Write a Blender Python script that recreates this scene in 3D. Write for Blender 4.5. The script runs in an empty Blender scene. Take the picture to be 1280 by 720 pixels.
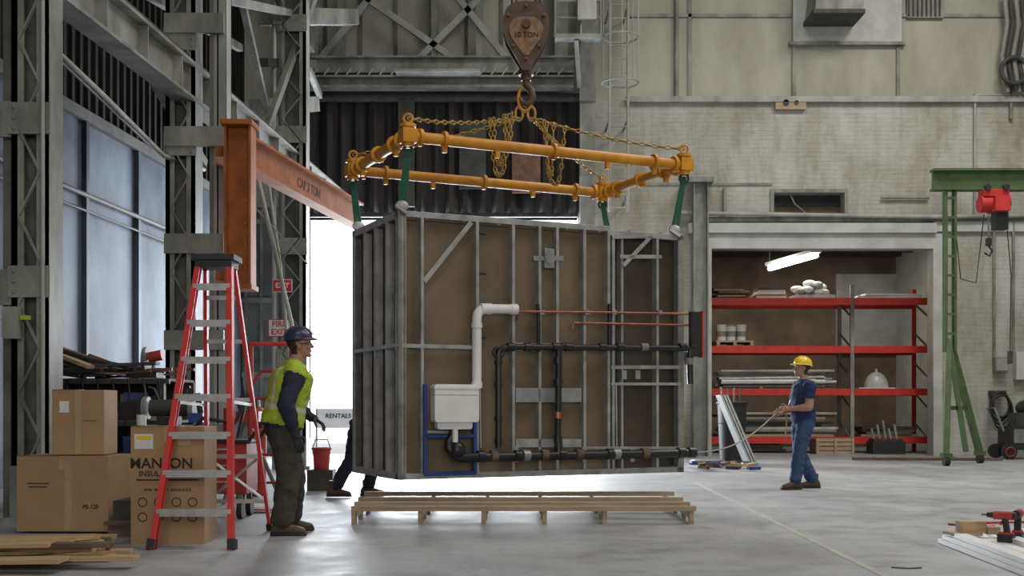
import bpy, math, random
from mathutils import Vector, Matrix, noise
random.seed(7)
F=1450.0; H=1.1
def S(px,py,d): return Vector(((px-640)*d/F, d, H+(510-py)*d/F))
V=Vector
# ---------------------------------------------------------------- materials
def mat(name,c1,c2=None,scale=4,rough=.7,metal=0,bump=0,bscale=None,st=(1,1,1),lo=.35,hi=.65,emit=0,spec=.5):
    m=bpy.data.materials.new(name); m.use_nodes=True; nt=m.node_tree; N=nt.nodes; L=nt.links
    b=N['Principled BSDF']; b.inputs['Roughness'].default_value=rough; b.inputs['Metallic'].default_value=metal
    b.inputs['Specular IOR Level'].default_value=spec
    if c2 is None: c2=tuple(x*.72 for x in c1)
    tc=N.new('ShaderNodeTexCoord'); mp=N.new('ShaderNodeMapping'); mp.inputs['Scale'].default_value=st
    L.new(tc.outputs['Object'],mp.inputs['Vector'])
    n=N.new('ShaderNodeTexNoise'); n.inputs['Scale'].default_value=scale; n.inputs['Detail'].default_value=7; n.inputs['Roughness'].default_value=.6
    L.new(mp.outputs[0],n.inputs['Vector'])
    r=N.new('ShaderNodeValToRGB'); r.color_ramp.elements[0].position=lo; r.color_ramp.elements[1].position=hi
    r.color_ramp.elements[0].color=(*c2,1); r.color_ramp.elements[1].color=(*c1,1)
    L.new(n.outputs[0],r.inputs[0]); L.new(r.outputs[0],b.inputs['Base Color'])
    if bump:
        n2=N.new('ShaderNodeTexNoise'); n2.inputs['Scale'].default_value=bscale or scale*4; n2.inputs['Detail'].default_value=4
        L.new(mp.outputs[0],n2.inputs['Vector'])
        bm=N.new('ShaderNodeBump'); bm.inputs['Strength'].default_value=bump; bm.inputs['Distance'].default_value=.02
        L.new(n2.outputs[0],bm.inputs['Height']); L.new(bm.outputs[0],b.inputs['Normal'])
    if emit:
        b.inputs['Emission Color'].default_value=(*c1,1); b.inputs['Emission Strength'].default_value=emit
    return m
def brickmat(name,c1,c2,mortar,dirt,bw=.34,rh=.10):
    m=bpy.data.materials.new(name); m.use_nodes=True; nt=m.node_tree; N=nt.nodes; L=nt.links
    b=N['Principled BSDF']; b.inputs['Roughness'].default_value=.8
    tc=N.new('ShaderNodeTexCoord'); sp=N.new('ShaderNodeSeparateXYZ'); cb=N.new('ShaderNodeCombineXYZ')
    L.new(tc.outputs['Object'],sp.inputs[0])
    ad=N.new('ShaderNodeMath'); ad.operation='ADD'; L.new(sp.outputs[0],ad.inputs[0]); L.new(sp.outputs[1],ad.inputs[1])
    L.new(ad.outputs[0],cb.inputs[0]); L.new(sp.outputs[2],cb.inputs[1])
    br=N.new('ShaderNodeTexBrick'); br.inputs['Scale'].default_value=1; br.inputs['Brick Width'].default_value=bw; br.inputs['Row Height'].default_value=rh
    br.inputs['Mortar Size'].default_value=.006; br.inputs['Color1'].default_value=(*c1,1); br.inputs['Color2'].default_value=(*c2,1); br.inputs['Mortar'].default_value=(*mortar,1)
    L.new(cb.outputs[0],br.inputs['Vector'])
    cur=br.outputs[0]
    for sc,stt,lo,hi,dc in((.55,(1,1,.5),.36,.6,dirt),(2.6,(1,1,.25),.36,.52,(.8,.78,.74)),(7,(.35,.35,2.2),.36,.5,(.86,.86,.84))):
        n=N.new('ShaderNodeTexNoise'); n.inputs['Scale'].default_value=sc; n.inputs['Detail'].default_value=9; n.inputs['Roughness'].default_value=.65
        mp=N.new('ShaderNodeMapping'); mp.inputs['Scale'].default_value=stt; L.new(tc.outputs['Object'],mp.inputs[0]); L.new(mp.outputs[0],n.inputs['Vector'])
        r=N.new('ShaderNodeValToRGB'); r.color_ramp.elements[0].position=lo; r.color_ramp.elements[1].position=hi
        r.color_ramp.elements[0].color=(*dc,1); r.color_ramp.elements[1].color=(1,1,1,1); L.new(n.outputs[0],r.inputs[0])
        mx=N.new('ShaderNodeMixRGB'); mx.blend_type='MULTIPLY'; mx.inputs[0].default_value=1
        L.new(cur,mx.inputs[1]); L.new(r.outputs[0],mx.inputs[2]); cur=mx.outputs[0]
    L.new(cur,b.inputs['Base Color'])
    bm=N.new('ShaderNodeBump'); bm.inputs['Strength'].default_value=.35; bm.inputs['Distance'].default_value=.008; bm.invert=True
    L.new(br.outputs['Fac'],bm.inputs['Height']); L.new(bm.outputs[0],b.inputs['Normal'])
    return m
def floormat():
    m=bpy.data.materials.new('concrete_floor'); m.use_nodes=True; nt=m.node_tree; N=nt.nodes; L=nt.links
    b=N['Principled BSDF']; b.inputs['Specular IOR Level'].default_value=.4
    tc=N.new('ShaderNodeTexCoord')
    def nz(s,d,r,st=None):
        n=N.new('ShaderNodeTexNoise'); n.inputs['Scale'].default_value=s; n.inputs['Detail'].default_value=d; n.inputs['Roughness'].default_value=r
        if st:
            mp=N.new('ShaderNodeMapping'); mp.inputs['Scale'].default_value=st; L.new(tc.outputs['Object'],mp.inputs[0]); L.new(mp.outputs[0],n.inputs['Vector'])
        else: L.new(tc.outputs['Object'],n.inputs['Vector'])
        return n
    def ramp(n,a,bb,c1,c2):
        r=N.new('ShaderNodeValToRGB'); r.color_ramp.elements[0].position=a; r.color_ramp.elements[1].position=bb
        r.color_ramp.elements[0].color=(*c1,1); r.color_ramp.elements[1].color=(*c2,1); L.new(n.outputs[0],r.inputs[0]); return r
    n=nz(.42,10,.62); n2=nz(2.4,10,.72); n3=nz(1.1,6,.6,(1,.25,1)); n4=nz(9,8,.7)
    cur=ramp(n,.34,.64,(.25,.255,.265),(.40,.405,.415)).outputs[0]
    for nn,a,bb,c in((n2,.36,.52,(.70,.70,.70)),(n3,.38,.5,(.82,.82,.83)),(n4,.36,.46,(.84,.84,.84))):
        mx=N.new('ShaderNodeMixRGB'); mx.blend_type='MULTIPLY'; mx.inputs[0].default_value=.9
        L.new(cur,mx.inputs[1]); L.new(ramp(nn,a,bb,c,(1,1,1)).outputs[0],mx.inputs[2]); cur=mx.outputs[0]
    L.new(cur,b.inputs['Base Color'])
    mr=N.new('ShaderNodeMapRange'); mr.inputs[1].default_value=.3; mr.inputs[2].default_value=.7; mr.inputs[3].default_value=.42; mr.inputs[4].default_value=.68; L.new(n2.outputs[0],mr.inputs[0]); L.new(mr.outputs[0],b.inputs['Roughness'])
    bm=N.new('ShaderNodeBump'); bm.inputs['Strength'].default_value=.15; bm.inputs['Distance'].default_value=.01; L.new(n2.outputs[0],bm.inputs['Height']); L.new(bm.outputs[0],b.inputs['Normal'])
    return m
M={}
M['floor']=floormat()
M['brick']=brickmat('painted_brick',(.50,.50,.465),(.475,.475,.44),(.41,.41,.38),(.62,.58,.50))
M['upper']=mat('painted_upper_wall',(.42,.41,.345),(.27,.26,.21),scale=.8,rough=.85,st=(1,1,.4),bump=.1)
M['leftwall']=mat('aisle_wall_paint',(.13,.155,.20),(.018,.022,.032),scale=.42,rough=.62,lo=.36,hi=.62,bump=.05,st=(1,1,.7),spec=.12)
M['darkcorr']=mat('dark_corrugated',(.03,.026,.023),(.014,.012,.011),scale=1.5,rough=.9,spec=.1)
M['ceil']=mat('dark_ceiling',(.12,.12,.11),scale=1)
M['steelgray']=mat('painted_steel_gray',(.30,.305,.27),(.12,.12,.105),scale=2.2,rough=.6,bump=.15,st=(1,1,.5))
M['steellight']=mat('painted_steel_light',(.40,.40,.37),(.22,.22,.20),scale=2,rough=.6,st=(1,1,.4))
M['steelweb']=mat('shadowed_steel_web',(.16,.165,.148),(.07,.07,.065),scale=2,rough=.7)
M['steeldark']=mat('dark_steel',(.06,.058,.052),(.03,.028,.025),scale=4,rough=.7)
M['galv']=mat('galvanized_stud',(.47,.47,.455),(.29,.29,.28),scale=6,rough=.4,metal=.4)
M['galv2']=mat('galvanized_plate',(.36,.375,.37),(.24,.25,.255),scale=6,rough=.42,metal=.45)
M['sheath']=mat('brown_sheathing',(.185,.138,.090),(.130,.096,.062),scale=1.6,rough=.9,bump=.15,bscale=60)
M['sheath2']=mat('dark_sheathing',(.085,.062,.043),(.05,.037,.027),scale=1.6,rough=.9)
M['yellow']=mat('crane_yellow',(.66,.29,.012),(.46,.185,.01),scale=5,rough=.5)
M['orange']=mat('jib_orange',(.40,.13,.035),(.25,.075,.024),scale=3,rough=.7,spec=.25)
M['chain']=mat('yellow_chain',(.50,.30,.04),(.26,.16,.04),scale=20,rough=.5)
M['blk']=mat('black_pipe',(.018,.018,.02),(.01,.01,.011),rough=.4,scale=10)
M['black']=mat('black_plastic',(.02,.02,.022),(.012,.012,.013),rough=.55,scale=10)
M['copper']=mat('copper_pipe',(.45,.17,.10),(.33,.11,.07),rough=.35,metal=.7,scale=12)
M['white']=mat('white_plastic',(.78,.78,.77),(.68,.68,.67),rough=.45,scale=4)
M['blue']=mat('blue_frame',(.02,.06,.27),rough=.5)
M['red']=mat('rack_red',(.62,.035,.018),(.45,.024,.015),rough=.5,scale=5)
M['ladred']=mat('ladder_red',(.66,.036,.03),(.52,.03,.028),rough=.45,scale=5)
M['cartred']=mat('faded_red',(.48,.045,.035),(.26,.028,.025),rough=.6,scale=5)
M['alu']=mat('aluminium',(.55,.55,.54),(.42,.42,.41),rough=.35,metal=.6,scale=10)
M['green']=mat('gantry_green',(.075,.135,.04),(.045,.075,.03),rough=.6,scale=3)
M['strap']=mat('green_strap',(.012,.10,.05),rough=.8,scale=20)
M['wood']=mat('pale_lumber',(.50,.34,.18),(.36,.23,.115),scale=5,rough=.8,st=(.4,4,4),bump=.15)
M['woodp']=mat('pallet_wood',(.46,.35,.23),(.30,.22,.14),scale=4,rough=.8,st=(.5,4,4))
M['wooddk']=mat('old_lumber',(.17,.115,.075),(.08,.055,.04),scale=4,rough=.85,st=(.5,3,3))
M['card']=mat('cardboard',(.40,.25,.13),(.34,.21,.11),scale=2.5,rough=.9)
M['card2']=mat('cardboard_tape',(.46,.33,.18),rough=.35,scale=4)
M['print']=mat('carton_print',(.03,.025,.02),rough=.8)
M['hook']=mat('hook_block_steel',(.125,.065,.036),(.04,.025,.018),scale=7,rough=.6)
M['tan']=mat('hook_block_paint',(.33,.19,.095),(.13,.075,.045),scale=9,rough=.7)
M['rust']=mat('rusty_steel',(.21,.10,.055),(.09,.045,.03),scale=6,rough=.7)
M['cwhite']=mat('wall_white',(.54,.545,.52),(.38,.38,.36),scale=1.5,rough=.7)
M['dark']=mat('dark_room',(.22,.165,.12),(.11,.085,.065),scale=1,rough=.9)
M['shade_panel']=mat('shade_panel_steel',(.10,.105,.095),(.04,.042,.038),scale=1.2,rough=.7)  # shade put into the colour of the added panel beside the door
M['curtain']=mat('door_curtain',(.032,.026,.023),(.012,.010,.010),scale=3,st=(4,1,.3),rough=.8)
M['navy']=mat('navy_cloth',(.018,.024,.05),(.01,.013,.03),rough=.9,bump=.25,bscale=30,scale=8)
M['tee']=mat('tshirt_blue',(.016,.032,.11),(.010,.02,.07),rough=.9,bump=.25,bscale=30,scale=8)
M['jeans']=mat('denim',(.04,.08,.18),(.022,.045,.11),rough=.9,bump=.3,bscale=40,scale=8)
M['jeansdk']=mat('dark_denim',(.02,.025,.05),rough=.9,scale=8)
M['pants']=mat('work_trousers',(.055,.048,.035),(.03,.027,.02),rough=.9,bump=.3,bscale=30,scale=7)
M['hivis']=mat('hivis_vest',(.40,.54,.035),(.27,.37,.025),rough=.75,scale=7,bump=.2)
M['reflect']=mat('reflective_tape',(.55,.57,.45),rough=.4,scale=20)
M['skin']=mat('skin',(.42,.23,.155),(.36,.19,.125),rough=.55,scale=9)
M['hair']=mat('dark_hair',(.03,.02,.014),rough=.7,scale=40)
M['boot']=mat('boot_leather',(.10,.06,.035),(.055,.035,.02),rough=.6,scale=8)
M['sole']=mat('boot_sole',(.03,.027,.024),rough=.8)
M['glove']=mat('black_glove',(.02,.02,.02),rough=.7)
M['hatblue']=mat('hardhat_navy',(.025,.035,.08),(.018,.025,.06),rough=.35)
M['hatyel']=mat('hardhat_yellow',(.85,.58,.015),(.75,.5,.015),rough=.3)
M['eyew']=mat('eye_white',(.7,.7,.68),rough=.3); M['eyed']=mat('iris',(.03,.02,.015),rough=.2)
M['rope']=mat('tag_rope',(.36,.32,.25),rough=.9,scale=40)
M['lineyel']=mat('worn_yellow_line',(.46,.43,.29),(.33,.332,.32),scale=3.5,rough=.6,lo=.42,hi=.62)
M['signw']=mat('sign_white',(.7,.7,.7),(.62,.62,.62)); M['signr']=mat('sign_red',(.6,.03,.025))
M['tube']=mat('fluorescent_tube',(1,.97,.9),(1,.97,.9),emit=14)
M['day']=mat('daylit_glass',(.85,.92,1),(.8,.9,1),emit=1.3)
M['asph']=mat('outdoor_concrete',(.6,.6,.6),(.5,.5,.5),scale=1)
M['plast']=mat('wrap_plastic',(.55,.55,.53),(.35,.34,.32),scale=5,rough=.3)
# ---------------------------------------------------------------- mesh builder
def frame(d):
    d=d.normalized(); up=V((0,0,1)) if abs(d.z)<.95 else V((0,1,0))
    x=d.cross(up).normalized(); y=x.cross(d).normalized(); return x,y
class MB:
    def __init__(s,name,T=None): s.name=name;s.v=[];s.f=[];s.m=[];s.s=[];s.mats=[];s.T=T
    def mi(s,k):
        if k not in s.mats: s.mats.append(k)
        return s.mats.index(k)
    def add(s,vs,fs,k,sm=False):
        o=len(s.v); i=s.mi(k) if isinstance(k,str) else None
        s.v+= [V(p) for p in vs]
        for j,f in enumerate(fs):
            s.f.append([a+o for a in f]); s.m.append(i if i is not None else s.mi(k[j])); s.s.append(sm)
    def box(s,c,sz,k,R=None):
        c=V(c); hx,hy,hz=[a/2 for a in sz]
        P=[V((x,y,z)) for z in(-hz,hz) for y in(-hy,hy) for x in(-hx,hx)]
        if R is not None: P=[R@p for p in P]
        s.add([c+p for p in P],[(0,2,3,1),(4,5,7,6),(0,1,5,4),(2,6,7,3),(0,4,6,2),(1,3,7,5)],k)
    def bb(s,lo,hi,k): s.box([(a+b)/2 for a,b in zip(lo,hi)],[b-a for a,b in zip(lo,hi)],k)
    def rings(s,R,k,sm=True,cap=True):
        n=len(R[0]); vs=[p for r in R for p in r]; fs=[]
        for i in range(len(R)-1):
            for j in range(n):
                a=i*n+j;b=i*n+(j+1)%n; fs.append((a,b,b+n,a+n))
        s.add(vs,fs,k,sm)
        if cap: 
            s.add(R[0],[tuple(range(n))[::-1]],k); s.add(R[-1],[tuple(range(n))],k)
    def cyl(s,p,q,r,k,r2=None,n=14,sm=True):
        p=V(p);q=V(q); x,y=frame(q-p); r2=r if r2 is None else r2
        A=[2*math.pi*i/n for i in range(n)]
        s.rings([[p+(x*math.cos(a)-y*math.sin(a))*-r for a in A],[q+(x*math.cos(a)-y*math.sin(a))*-r2 for a in A]],k,sm)
    def beam(s,p,q,w,h,k,up=None):
        p=V(p);q=V(q); d=(q-p).normalized()
        if up is None: x,y=frame(d)
        else:
            x=d.cross(V(up)).normalized(); y=x.cross(d).normalized()
        P=[]
        for c in(p,q):
            for a,b in((-1,-1),(1,-1),(1,1),(-1,1)): P.append(c+x*a*w/2+y*b*h/2)
        s.add(P,[(0,1,2,3)[::-1],(4,5,6,7),(0,1,5,4),(1,2,6,5),(2,3,7,6),(3,0,4,7)],k)
    def ibeam(s,p,q,w,h,t,k,up=None):
        p=V(p);q=V(q); d=(q-p).normalized()
        if up is None: x,y=frame(d)
        else:
            x=d.cross(V(up)).normalized(); y=x.cross(d).normalized()
        s.beam(p,q,t,h-2*t,k,y); o=y*(h/2-t/2)
        s.beam(p+o,q+o,w,t,k,y); s.beam(p-o,q-o,w,t,k,y)
    def path(s,pts,r,k,n=10):
        pts=[V(p) for p in pts]; R=[]
        t=(pts[1]-pts[0]).normalized(); x,y=frame(t)
        for i,p in enumerate(pts):
            a=(pts[i]-pts[i-1]).normalized() if i else t; b=(pts[i+1]-p).normalized() if i<len(pts)-1 else a
            tt=(a+b).normalized() if (a+b).length>1e-4 else a
            x=(x-tt*x.dot(tt)).normalized(); y=tt.cross(x)
            rr=r[i] if isinstance(r,(list,tuple)) else r
            R.append([p+(x*math.cos(2*math.pi*j/n)+y*math.sin(2*math.pi*j/n))*rr for j in range(n)])
        s.rings(R,k)
    def ell(s,c,rad,k,R=None,nu=16,nv=10,z0=-1.0):
        c=V(c); rs=[]
        lo=math.asin(max(-1,z0))
        for i in range(nv+1):
            ph=lo+(math.pi/2-lo)*i/nv; ph=min(max(ph,-1.55),1.55)
            ring=[]
            for j in range(nu):
                th=2*math.pi*j/nu; p=V((rad[0]*math.cos(ph)*math.cos(th),rad[1]*math.cos(ph)*math.sin(th),rad[2]*math.sin(ph)))
                ring.append(c+(R@p if R is not None else p))
            rs.append(ring)
        s.rings(rs,k)
    def torus(s,c,R,r,x,y,k,n=20,m=8,sx=1,sy=1):
        c=V(c);x=V(x).normalized();y=V(y).normalized(); z=x.cross(y); vs=[];fs=[]
        for i in range(n):
            a=2*math.pi*i/n; e=x*math.cos(a)*sx+y*math.sin(a)*sy; en=e.normalized()
            for j in range(m):
                b=2*math.pi*j/m; vs.append(c+e*R+en*r*math.cos(b)+z*r*math.sin(b))
        for i in range(n):
            for j in range(m):
                fs.append((i*m+j,((i+1)%n)*m+j,((i+1)%n)*m+(j+1)%m,i*m+(j+1)%m))
        s.add(vs,fs,k,True)
    def prism(s,poly,off,k):
        off=V(off); n=len(poly); A=[V(p) for p in poly]; B=[p+off for p in A]
        s.add(A+B,[tuple(range(n))[::-1],tuple(range(n,2*n))]+[(i,(i+1)%n,(i+1)%n+n,i+n) for i in range(n)],k)
    def chain(s,pts,k,L=.055,r=.007):
        pts=[V(p) for p in pts]; seg=[(pts[i],pts[i+1]) for i in range(len(pts)-1)]; tog=0
        for a,b in seg:
            d=b-a; n=max(1,int(d.length/L)); x,y=frame(d); 
            for i in range(n):
                c=a+d*((i+.5)/n); tog^=1
                s.torus(c,L*.42,r,d,(x if tog else y),k,n=8,m=4,sx=1.5,sy=.7)
    def text(s,txt,size,Mx,k,sx=1):
        cu=bpy.data.curves.new('t','FONT'); cu.body=txt; cu.size=size; cu.align_x='CENTER'; cu.extrude=.0015; cu.resolution_u=3
        cu.offset=size*.018
        o=bpy.data.objects.new('t',cu); bpy.context.scene.collection.objects.link(o)
        me=o.to_mesh(); s.add([Mx@V((v.co.x*sx,v.co.y,v.co.z)) for v in me.vertices],[tuple(p.vertices) for p in me.polygons],k)
        o.to_mesh_clear(); bpy.data.objects.remove(o)
    def build(s,bevel=0,loc=None):
        vs=[(s.T@p) if s.T is not None else p for p in s.v]
        xs=[p.x for p in vs];ys=[p.y for p in vs];zs=[p.z for p in vs]
        o=V(((min(xs)+max(xs))/2,(min(ys)+max(ys))/2,min(zs))) if loc is None else V(loc)
        me=bpy.data.meshes.new(s.name); me.from_pydata([p-o for p in vs],[],s.f)
        for k in s.mats: me.materials.append(M[k])
        me.polygons.foreach_set('material_index',s.m); me.polygons.foreach_set('use_smooth',s.s); me.update()
        ob=bpy.data.objects.new(s.name,me); ob.location=o; bpy.context.scene.collection.objects.link(ob)
        if bevel:
            b=ob.modifiers.new('bevel','BEVEL'); b.width=bevel; b.segments=2; b.limit_method='ANGLE'
        return ob
def fillet(pts,r,n=5):
    pts=[V(p) for p in pts]; out=[pts[0]]
    for i in range(1,len(pts)-1):
        a=(pts[i-1]-pts[i]).normalized()*r; b=(pts[i+1]-pts[i]).normalized()*r
        for j in range(n+1):
            t=j/n; out.append(pts[i]+a*(1-t)**2+b*t*t)
    out.append(pts[-1]); return out
def remesh(mb,vox,it=3):
    me=bpy.data.meshes.new('tmp'); me.from_pydata(mb.v,[],mb.f)
    import bmesh
    bm=bmesh.new(); bm.from_mesh(me); bmesh.ops.remove_doubles(bm,verts=bm.verts,dist=1e-5); bmesh.ops.recalc_face_normals(bm,faces=bm.faces); bm.to_mesh(me); bm.free()
    o=bpy.data.objects.new('tmp',me); bpy.context.scene.collection.objects.link(o)
    r=o.modifiers.new('r','REMESH'); r.mode='VOXEL'; r.voxel_size=vox
    sm=o.modifiers.new('s','SMOOTH'); sm.factor=.5; sm.iterations=it
    dg=bpy.context.evaluated_depsgraph_get(); dg.update(); e=o.evaluated_get(dg); m2=e.to_mesh()
    vs=[v.co.copy() for v in m2.vertices]; ns=[v.normal.copy() for v in m2.vertices]; fs=[tuple(p.vertices) for p in m2.polygons]
    e.to_mesh_clear(); bpy.data.objects.remove(o); return vs,ns,fs
# ================================================================= ROOM
D=26.8
def bx(px): return (px-640)*D/F
def bz(py): return H+(510-py)*D/F
CEIL=14.0
def wall_y(name,x0,x1,z1,holes,y,t,k,lowk=None):
    b=MB(name); xs=sorted(set([x0,x1]+[h[0] for h in holes]+[h[1] for h in holes])); zs=sorted(set([0,z1]+[h[2] for h in holes]+[h[3] for h in holes]+([bz(126)] if lowk else [])))
    for i in range(len(xs)-1):
        for j in range(len(zs)-1):
            cx=(xs[i]+xs[i+1])/2; cz=(zs[j]+zs[j+1])/2
            if any(h[0]<cx<h[1] and h[2]<cz<h[3] for h in holes): continue
            b.bb((xs[i],y,zs[j]),(xs[i+1],y+t,zs[j+1]),(lowk if lowk and cz<bz(126) else k))
    return b.build(loc=(0,y,0))
DX0,DX1,DZ=bx(385),bx(722),bz(272)
RX0,RX1,RZ=bx(889),bx(1166),bz(311)
wall_y('wall_back',-9,16,CEIL,[(DX0,DX1,0,DZ),(RX0,RX1,0,RZ),(bx(967),bx(1055),bz(278),bz(241))],D,.35,'upper','brick')
b=MB('floor'); b.bb((-14,-14,-.2),(18,36,0),'floor'); b.build(loc=(0,0,0))
b=MB('ceiling'); b.bb((-9,-14,CEIL),(16.3,36,CEIL+.2),'ceil'); b.build()
b=MB('wall_right'); b.bb((16,-14,0),(16.3,D,CEIL),'brick'); b.build(loc=(16,0,0))
b=MB('wall_front'); b.bb((-9,-14.3,0),(16,-14,CEIL),'brick'); b.build(loc=(0,-14,0))
def lw(d): return -8.03+.069*d
b=MB('wall_left')
def seg(d0,d1,z0,z1,k,off=0,t=.25):
    a0=lw(d0)+off;a1=lw(d1)+off
    P=[(a0-t,d0,z0),(a0,d0,z0),(a1,d1,z0),(a1-t,d1,z0)]
    b.prism(P,(0,0,z1-z0),k)
wz0,wz1=1.4,3.2
WN=((16.2,16.85),(23.2,23.9))
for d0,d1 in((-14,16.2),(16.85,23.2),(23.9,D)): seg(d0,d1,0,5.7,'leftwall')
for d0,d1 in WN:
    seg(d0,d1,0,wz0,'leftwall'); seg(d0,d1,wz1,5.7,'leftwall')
seg(-14,D,5.7,CEIL,'darkcorr')
b.build(loc=(0,0,0))
for d0,d1 in WN:
    b=MB('window_1' if d0<20 else 'window_2'); seg(d0,d1,wz0,wz1,'day',-.12,.04)
    for z in (wz0,2.3,wz1-.06): seg(d0,d1,z,z+.05,'steelgray',-.06,.05)
    b.build()
b=MB('trim_1')
b.beam((lw(8)+.05,8,5.7),(lw(D)+.05,D,5.7),.1,.18,'steeldark')
b.cyl((lw(8)+.08,8,4.45),(lw(D)+.08,D,4.45),.04,'steeldark'); b.cyl((lw(8)+.08,8,4.2),(lw(D)+.08,D,4.2),.02,'steeldark')
for i in range(60):
    d=10+i*.28; b.box((lw(d)+.03,d,8),(.05,.1,4.5),'darkcorr')
for i in range(7):
    d=12+i*2.1; b.box((lw(d)+.04,d,2.85),(.08,.12,5.6),'leftwall')
b.build()
b=MB('sprinkler_pipe')
b.path([S(58,52,11.4),S(130,120,12.6),S(205,195,15),S(255,212,17)],.03,'steellight'); b.path([S(60,62,11.6),S(190,185,14.2)],.012,'steellight'); b.build()
b=MB('outdoor_ground'); b.bb((-14,36,-.22),(18,60,-.02),'asph'); b.build()
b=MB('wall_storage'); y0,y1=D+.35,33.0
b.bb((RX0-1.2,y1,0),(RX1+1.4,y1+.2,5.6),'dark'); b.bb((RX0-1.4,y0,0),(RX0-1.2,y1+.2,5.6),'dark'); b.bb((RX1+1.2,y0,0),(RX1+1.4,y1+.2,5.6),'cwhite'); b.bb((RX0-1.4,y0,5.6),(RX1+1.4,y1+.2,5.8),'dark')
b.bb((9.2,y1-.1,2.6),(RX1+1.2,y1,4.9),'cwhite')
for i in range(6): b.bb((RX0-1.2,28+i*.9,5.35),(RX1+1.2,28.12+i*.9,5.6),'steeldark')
b.build()
b=MB('trim_2')
b.bb((RX0-.28,D-.06,0),(RX0,D+.02,RZ+.35),'cwhite'); b.bb((RX1,D-.06,0),(RX1+.2,D+.02,RZ+.35),'cwhite'); b.bb((RX0,D-.06,RZ),(RX1,D+.02,RZ+.35),'cwhite')
b.bb((bx(860),D-.16,bz(292)),(bx(1168),D+.02,bz(280)),'cwhite')
b.bb((bx(1165),D-.1,bz(290)),(bx(1290),D+.02,bz(278)),'cwhite')
b.build()
b=MB('trim_3')
b.bb((bx(782),D-.14,bz(129)),(16,D,bz(122)),'steellight')
for px in(862,992,1122): b.bb((bx(px)-.04,D-.05,bz(122)),(bx(px)+.04,D,CEIL-.1),'steelgray')
b.bb((bx(782),D-.05,bz(22)),(16,D,bz(18)),'steelgray')
b.bb((bx(990),D-.12,bz(54)),(bx(1125),D-.03,bz(-60)),'cwhite')
b.bb((bx(985),D-.14,bz(58)),(bx(1130),D-.03,bz(54)),'steelgray')
b.bb((bx(872),D-.12,bz(278)),(16,D,bz(272)),'steelgray')
b.bb((bx(700),D-.03,bz(232)),(bx(965),D,bz(229)),'steelgray')
b.build()
b=MB('trim_4')
x0,x1,z0,z1=bx(967),bx(1055),bz(278),bz(241)
b.bb((x0-.08,D-.05,z0-.08),(x1+.08,D,z0),'steelgray'); b.bb((x0-.08,D-.05,z1),(x1+.08,D,z1+.08),'steelgray'); b.bb((x0-.08,D-.05,z0),(x0,D,z1),'steelgray'); b.bb((x1,D-.05,z0),(x1+.08,D,z1),'steelgray')
b.bb((x0-.1,D+.36,z0-.1),(x1+.1,D+.4,z1+.1),'black'); b.path([(x0+.4,D+.1,z1),(x0+.5,D+.05,z1-.25),(x0+.8,D+.1,z0+.2)],.02,'steelgray'); b.build()
b=MB('wall_column')
b.ibeam((bx(873),D-.25,0),(bx(873),D-.25,bz(228)),.3,.34,.03,'steelgray',(1,0,0)); b.bb((bx(857),D-.5,bz(232)),(bx(888),D,bz(226)),'steelgray')
b.build()
b=MB('wall_conduit')
b.path(fillet([(bx(1217),D-.08,bz(270)),(bx(1217),D-.08,bz(125)),(bx(1217),D-.08,bz(120)),(bx(1290),D-.08,bz(120))],.1),.03,'steellight')
b.path([(bx(850),D-.2,bz(268)),(bx(1165),D-.2,bz(273)),(bx(1300),D-.2,bz(271))],.05,'steellight')
b.cyl((bx(1241),D-.08,bz(278)),(bx(1241),D-.08,bz(445)),.03,'steelgray'); b.cyl((bx(1265),D-.08,bz(278)),(bx(1265),D-.08,bz(438)),.03,'steelgray')
b.cyl((bx(1100),D-.08,bz(248)),(bx(1160),D-.08,bz(248)),.03,'steelgray'); b.cyl((bx(905),D-.08,bz(235)),(bx(905),D-.08,bz(268)),.04,'steelgray')
b.cyl((bx(845),D-.08,bz(122)),(bx(845),D-.08,bz(-60)),.05,'steelgray'); b.cyl((bx(1262),D-.08,bz(30)),(bx(1262),D-.08,bz(150)),.04,'steelgray')
b.build()
b=MB('electrical_box'); b.bb((bx(1240),D-.2,bz(466)),(bx(1256),D-.005,bz(447)),'steelgray'); b.bb((bx(1266),D-.2,bz(475)),(bx(1280),D-.005,bz(440)),'cwhite'); b.bb((bx(1241),D-.22,bz(464)),(bx(1255),D-.2,bz(449)),'steellight'); b.build(.01)
b=MB('wall_plate'); b.bb((bx(968),D-.12,bz(138)),(bx(1006),D-.005,bz(124)),'woodp'); b.cyl((bx(981),D-.14,bz(130)),(bx(981),D-.1,bz(130)),.07,'black'); b.cyl((bx(994),D-.14,bz(130)),(bx(994),D-.1,bz(130)),.05,'wooddk'); b.build()
b=MB('exhaust_duct')
p=[(bx(1004),D-.15,bz(32)),(bx(1062),D-.15,bz(32)),(bx(1072),D-.15,bz(-60)),(bx(1014),D-.15,bz(-60))]
b.prism(p,(0,-.9,0),'steelgray'); b.bb((bx(1002),D-1.08,bz(36)),(bx(1064),D-.15,bz(31)),'steeldark'); b.build()
b=MB('wall_vent'); b.bb((bx(1132),D-.1,bz(24)),(bx(1178),D-.005,bz(-30)),'steelgray')
for i in range(8): b.bb((bx(1133+i*5.5),D-.13,bz(22)),(bx(1135+i*5.5),D-.1,bz(-30)),'steeldark')
b.build()
b=MB('hose_reel')
c=V((bx(1243),D-.3,bz(508)))
for i,(R,dz) in enumerate(((.28,0),(.31,-.05),(.25,.04),(.33,-.12))): b.torus(c+V((0,-.03*i,dz)),R,.03,(1,0,0),(0,0,1),'black',n=24,sx=.75,sy=1.15)
b.box(c+V((0,.14,.3)),(.3,.3,.12),'steeldark'); b.build()
b=MB('cable_bundle')
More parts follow.
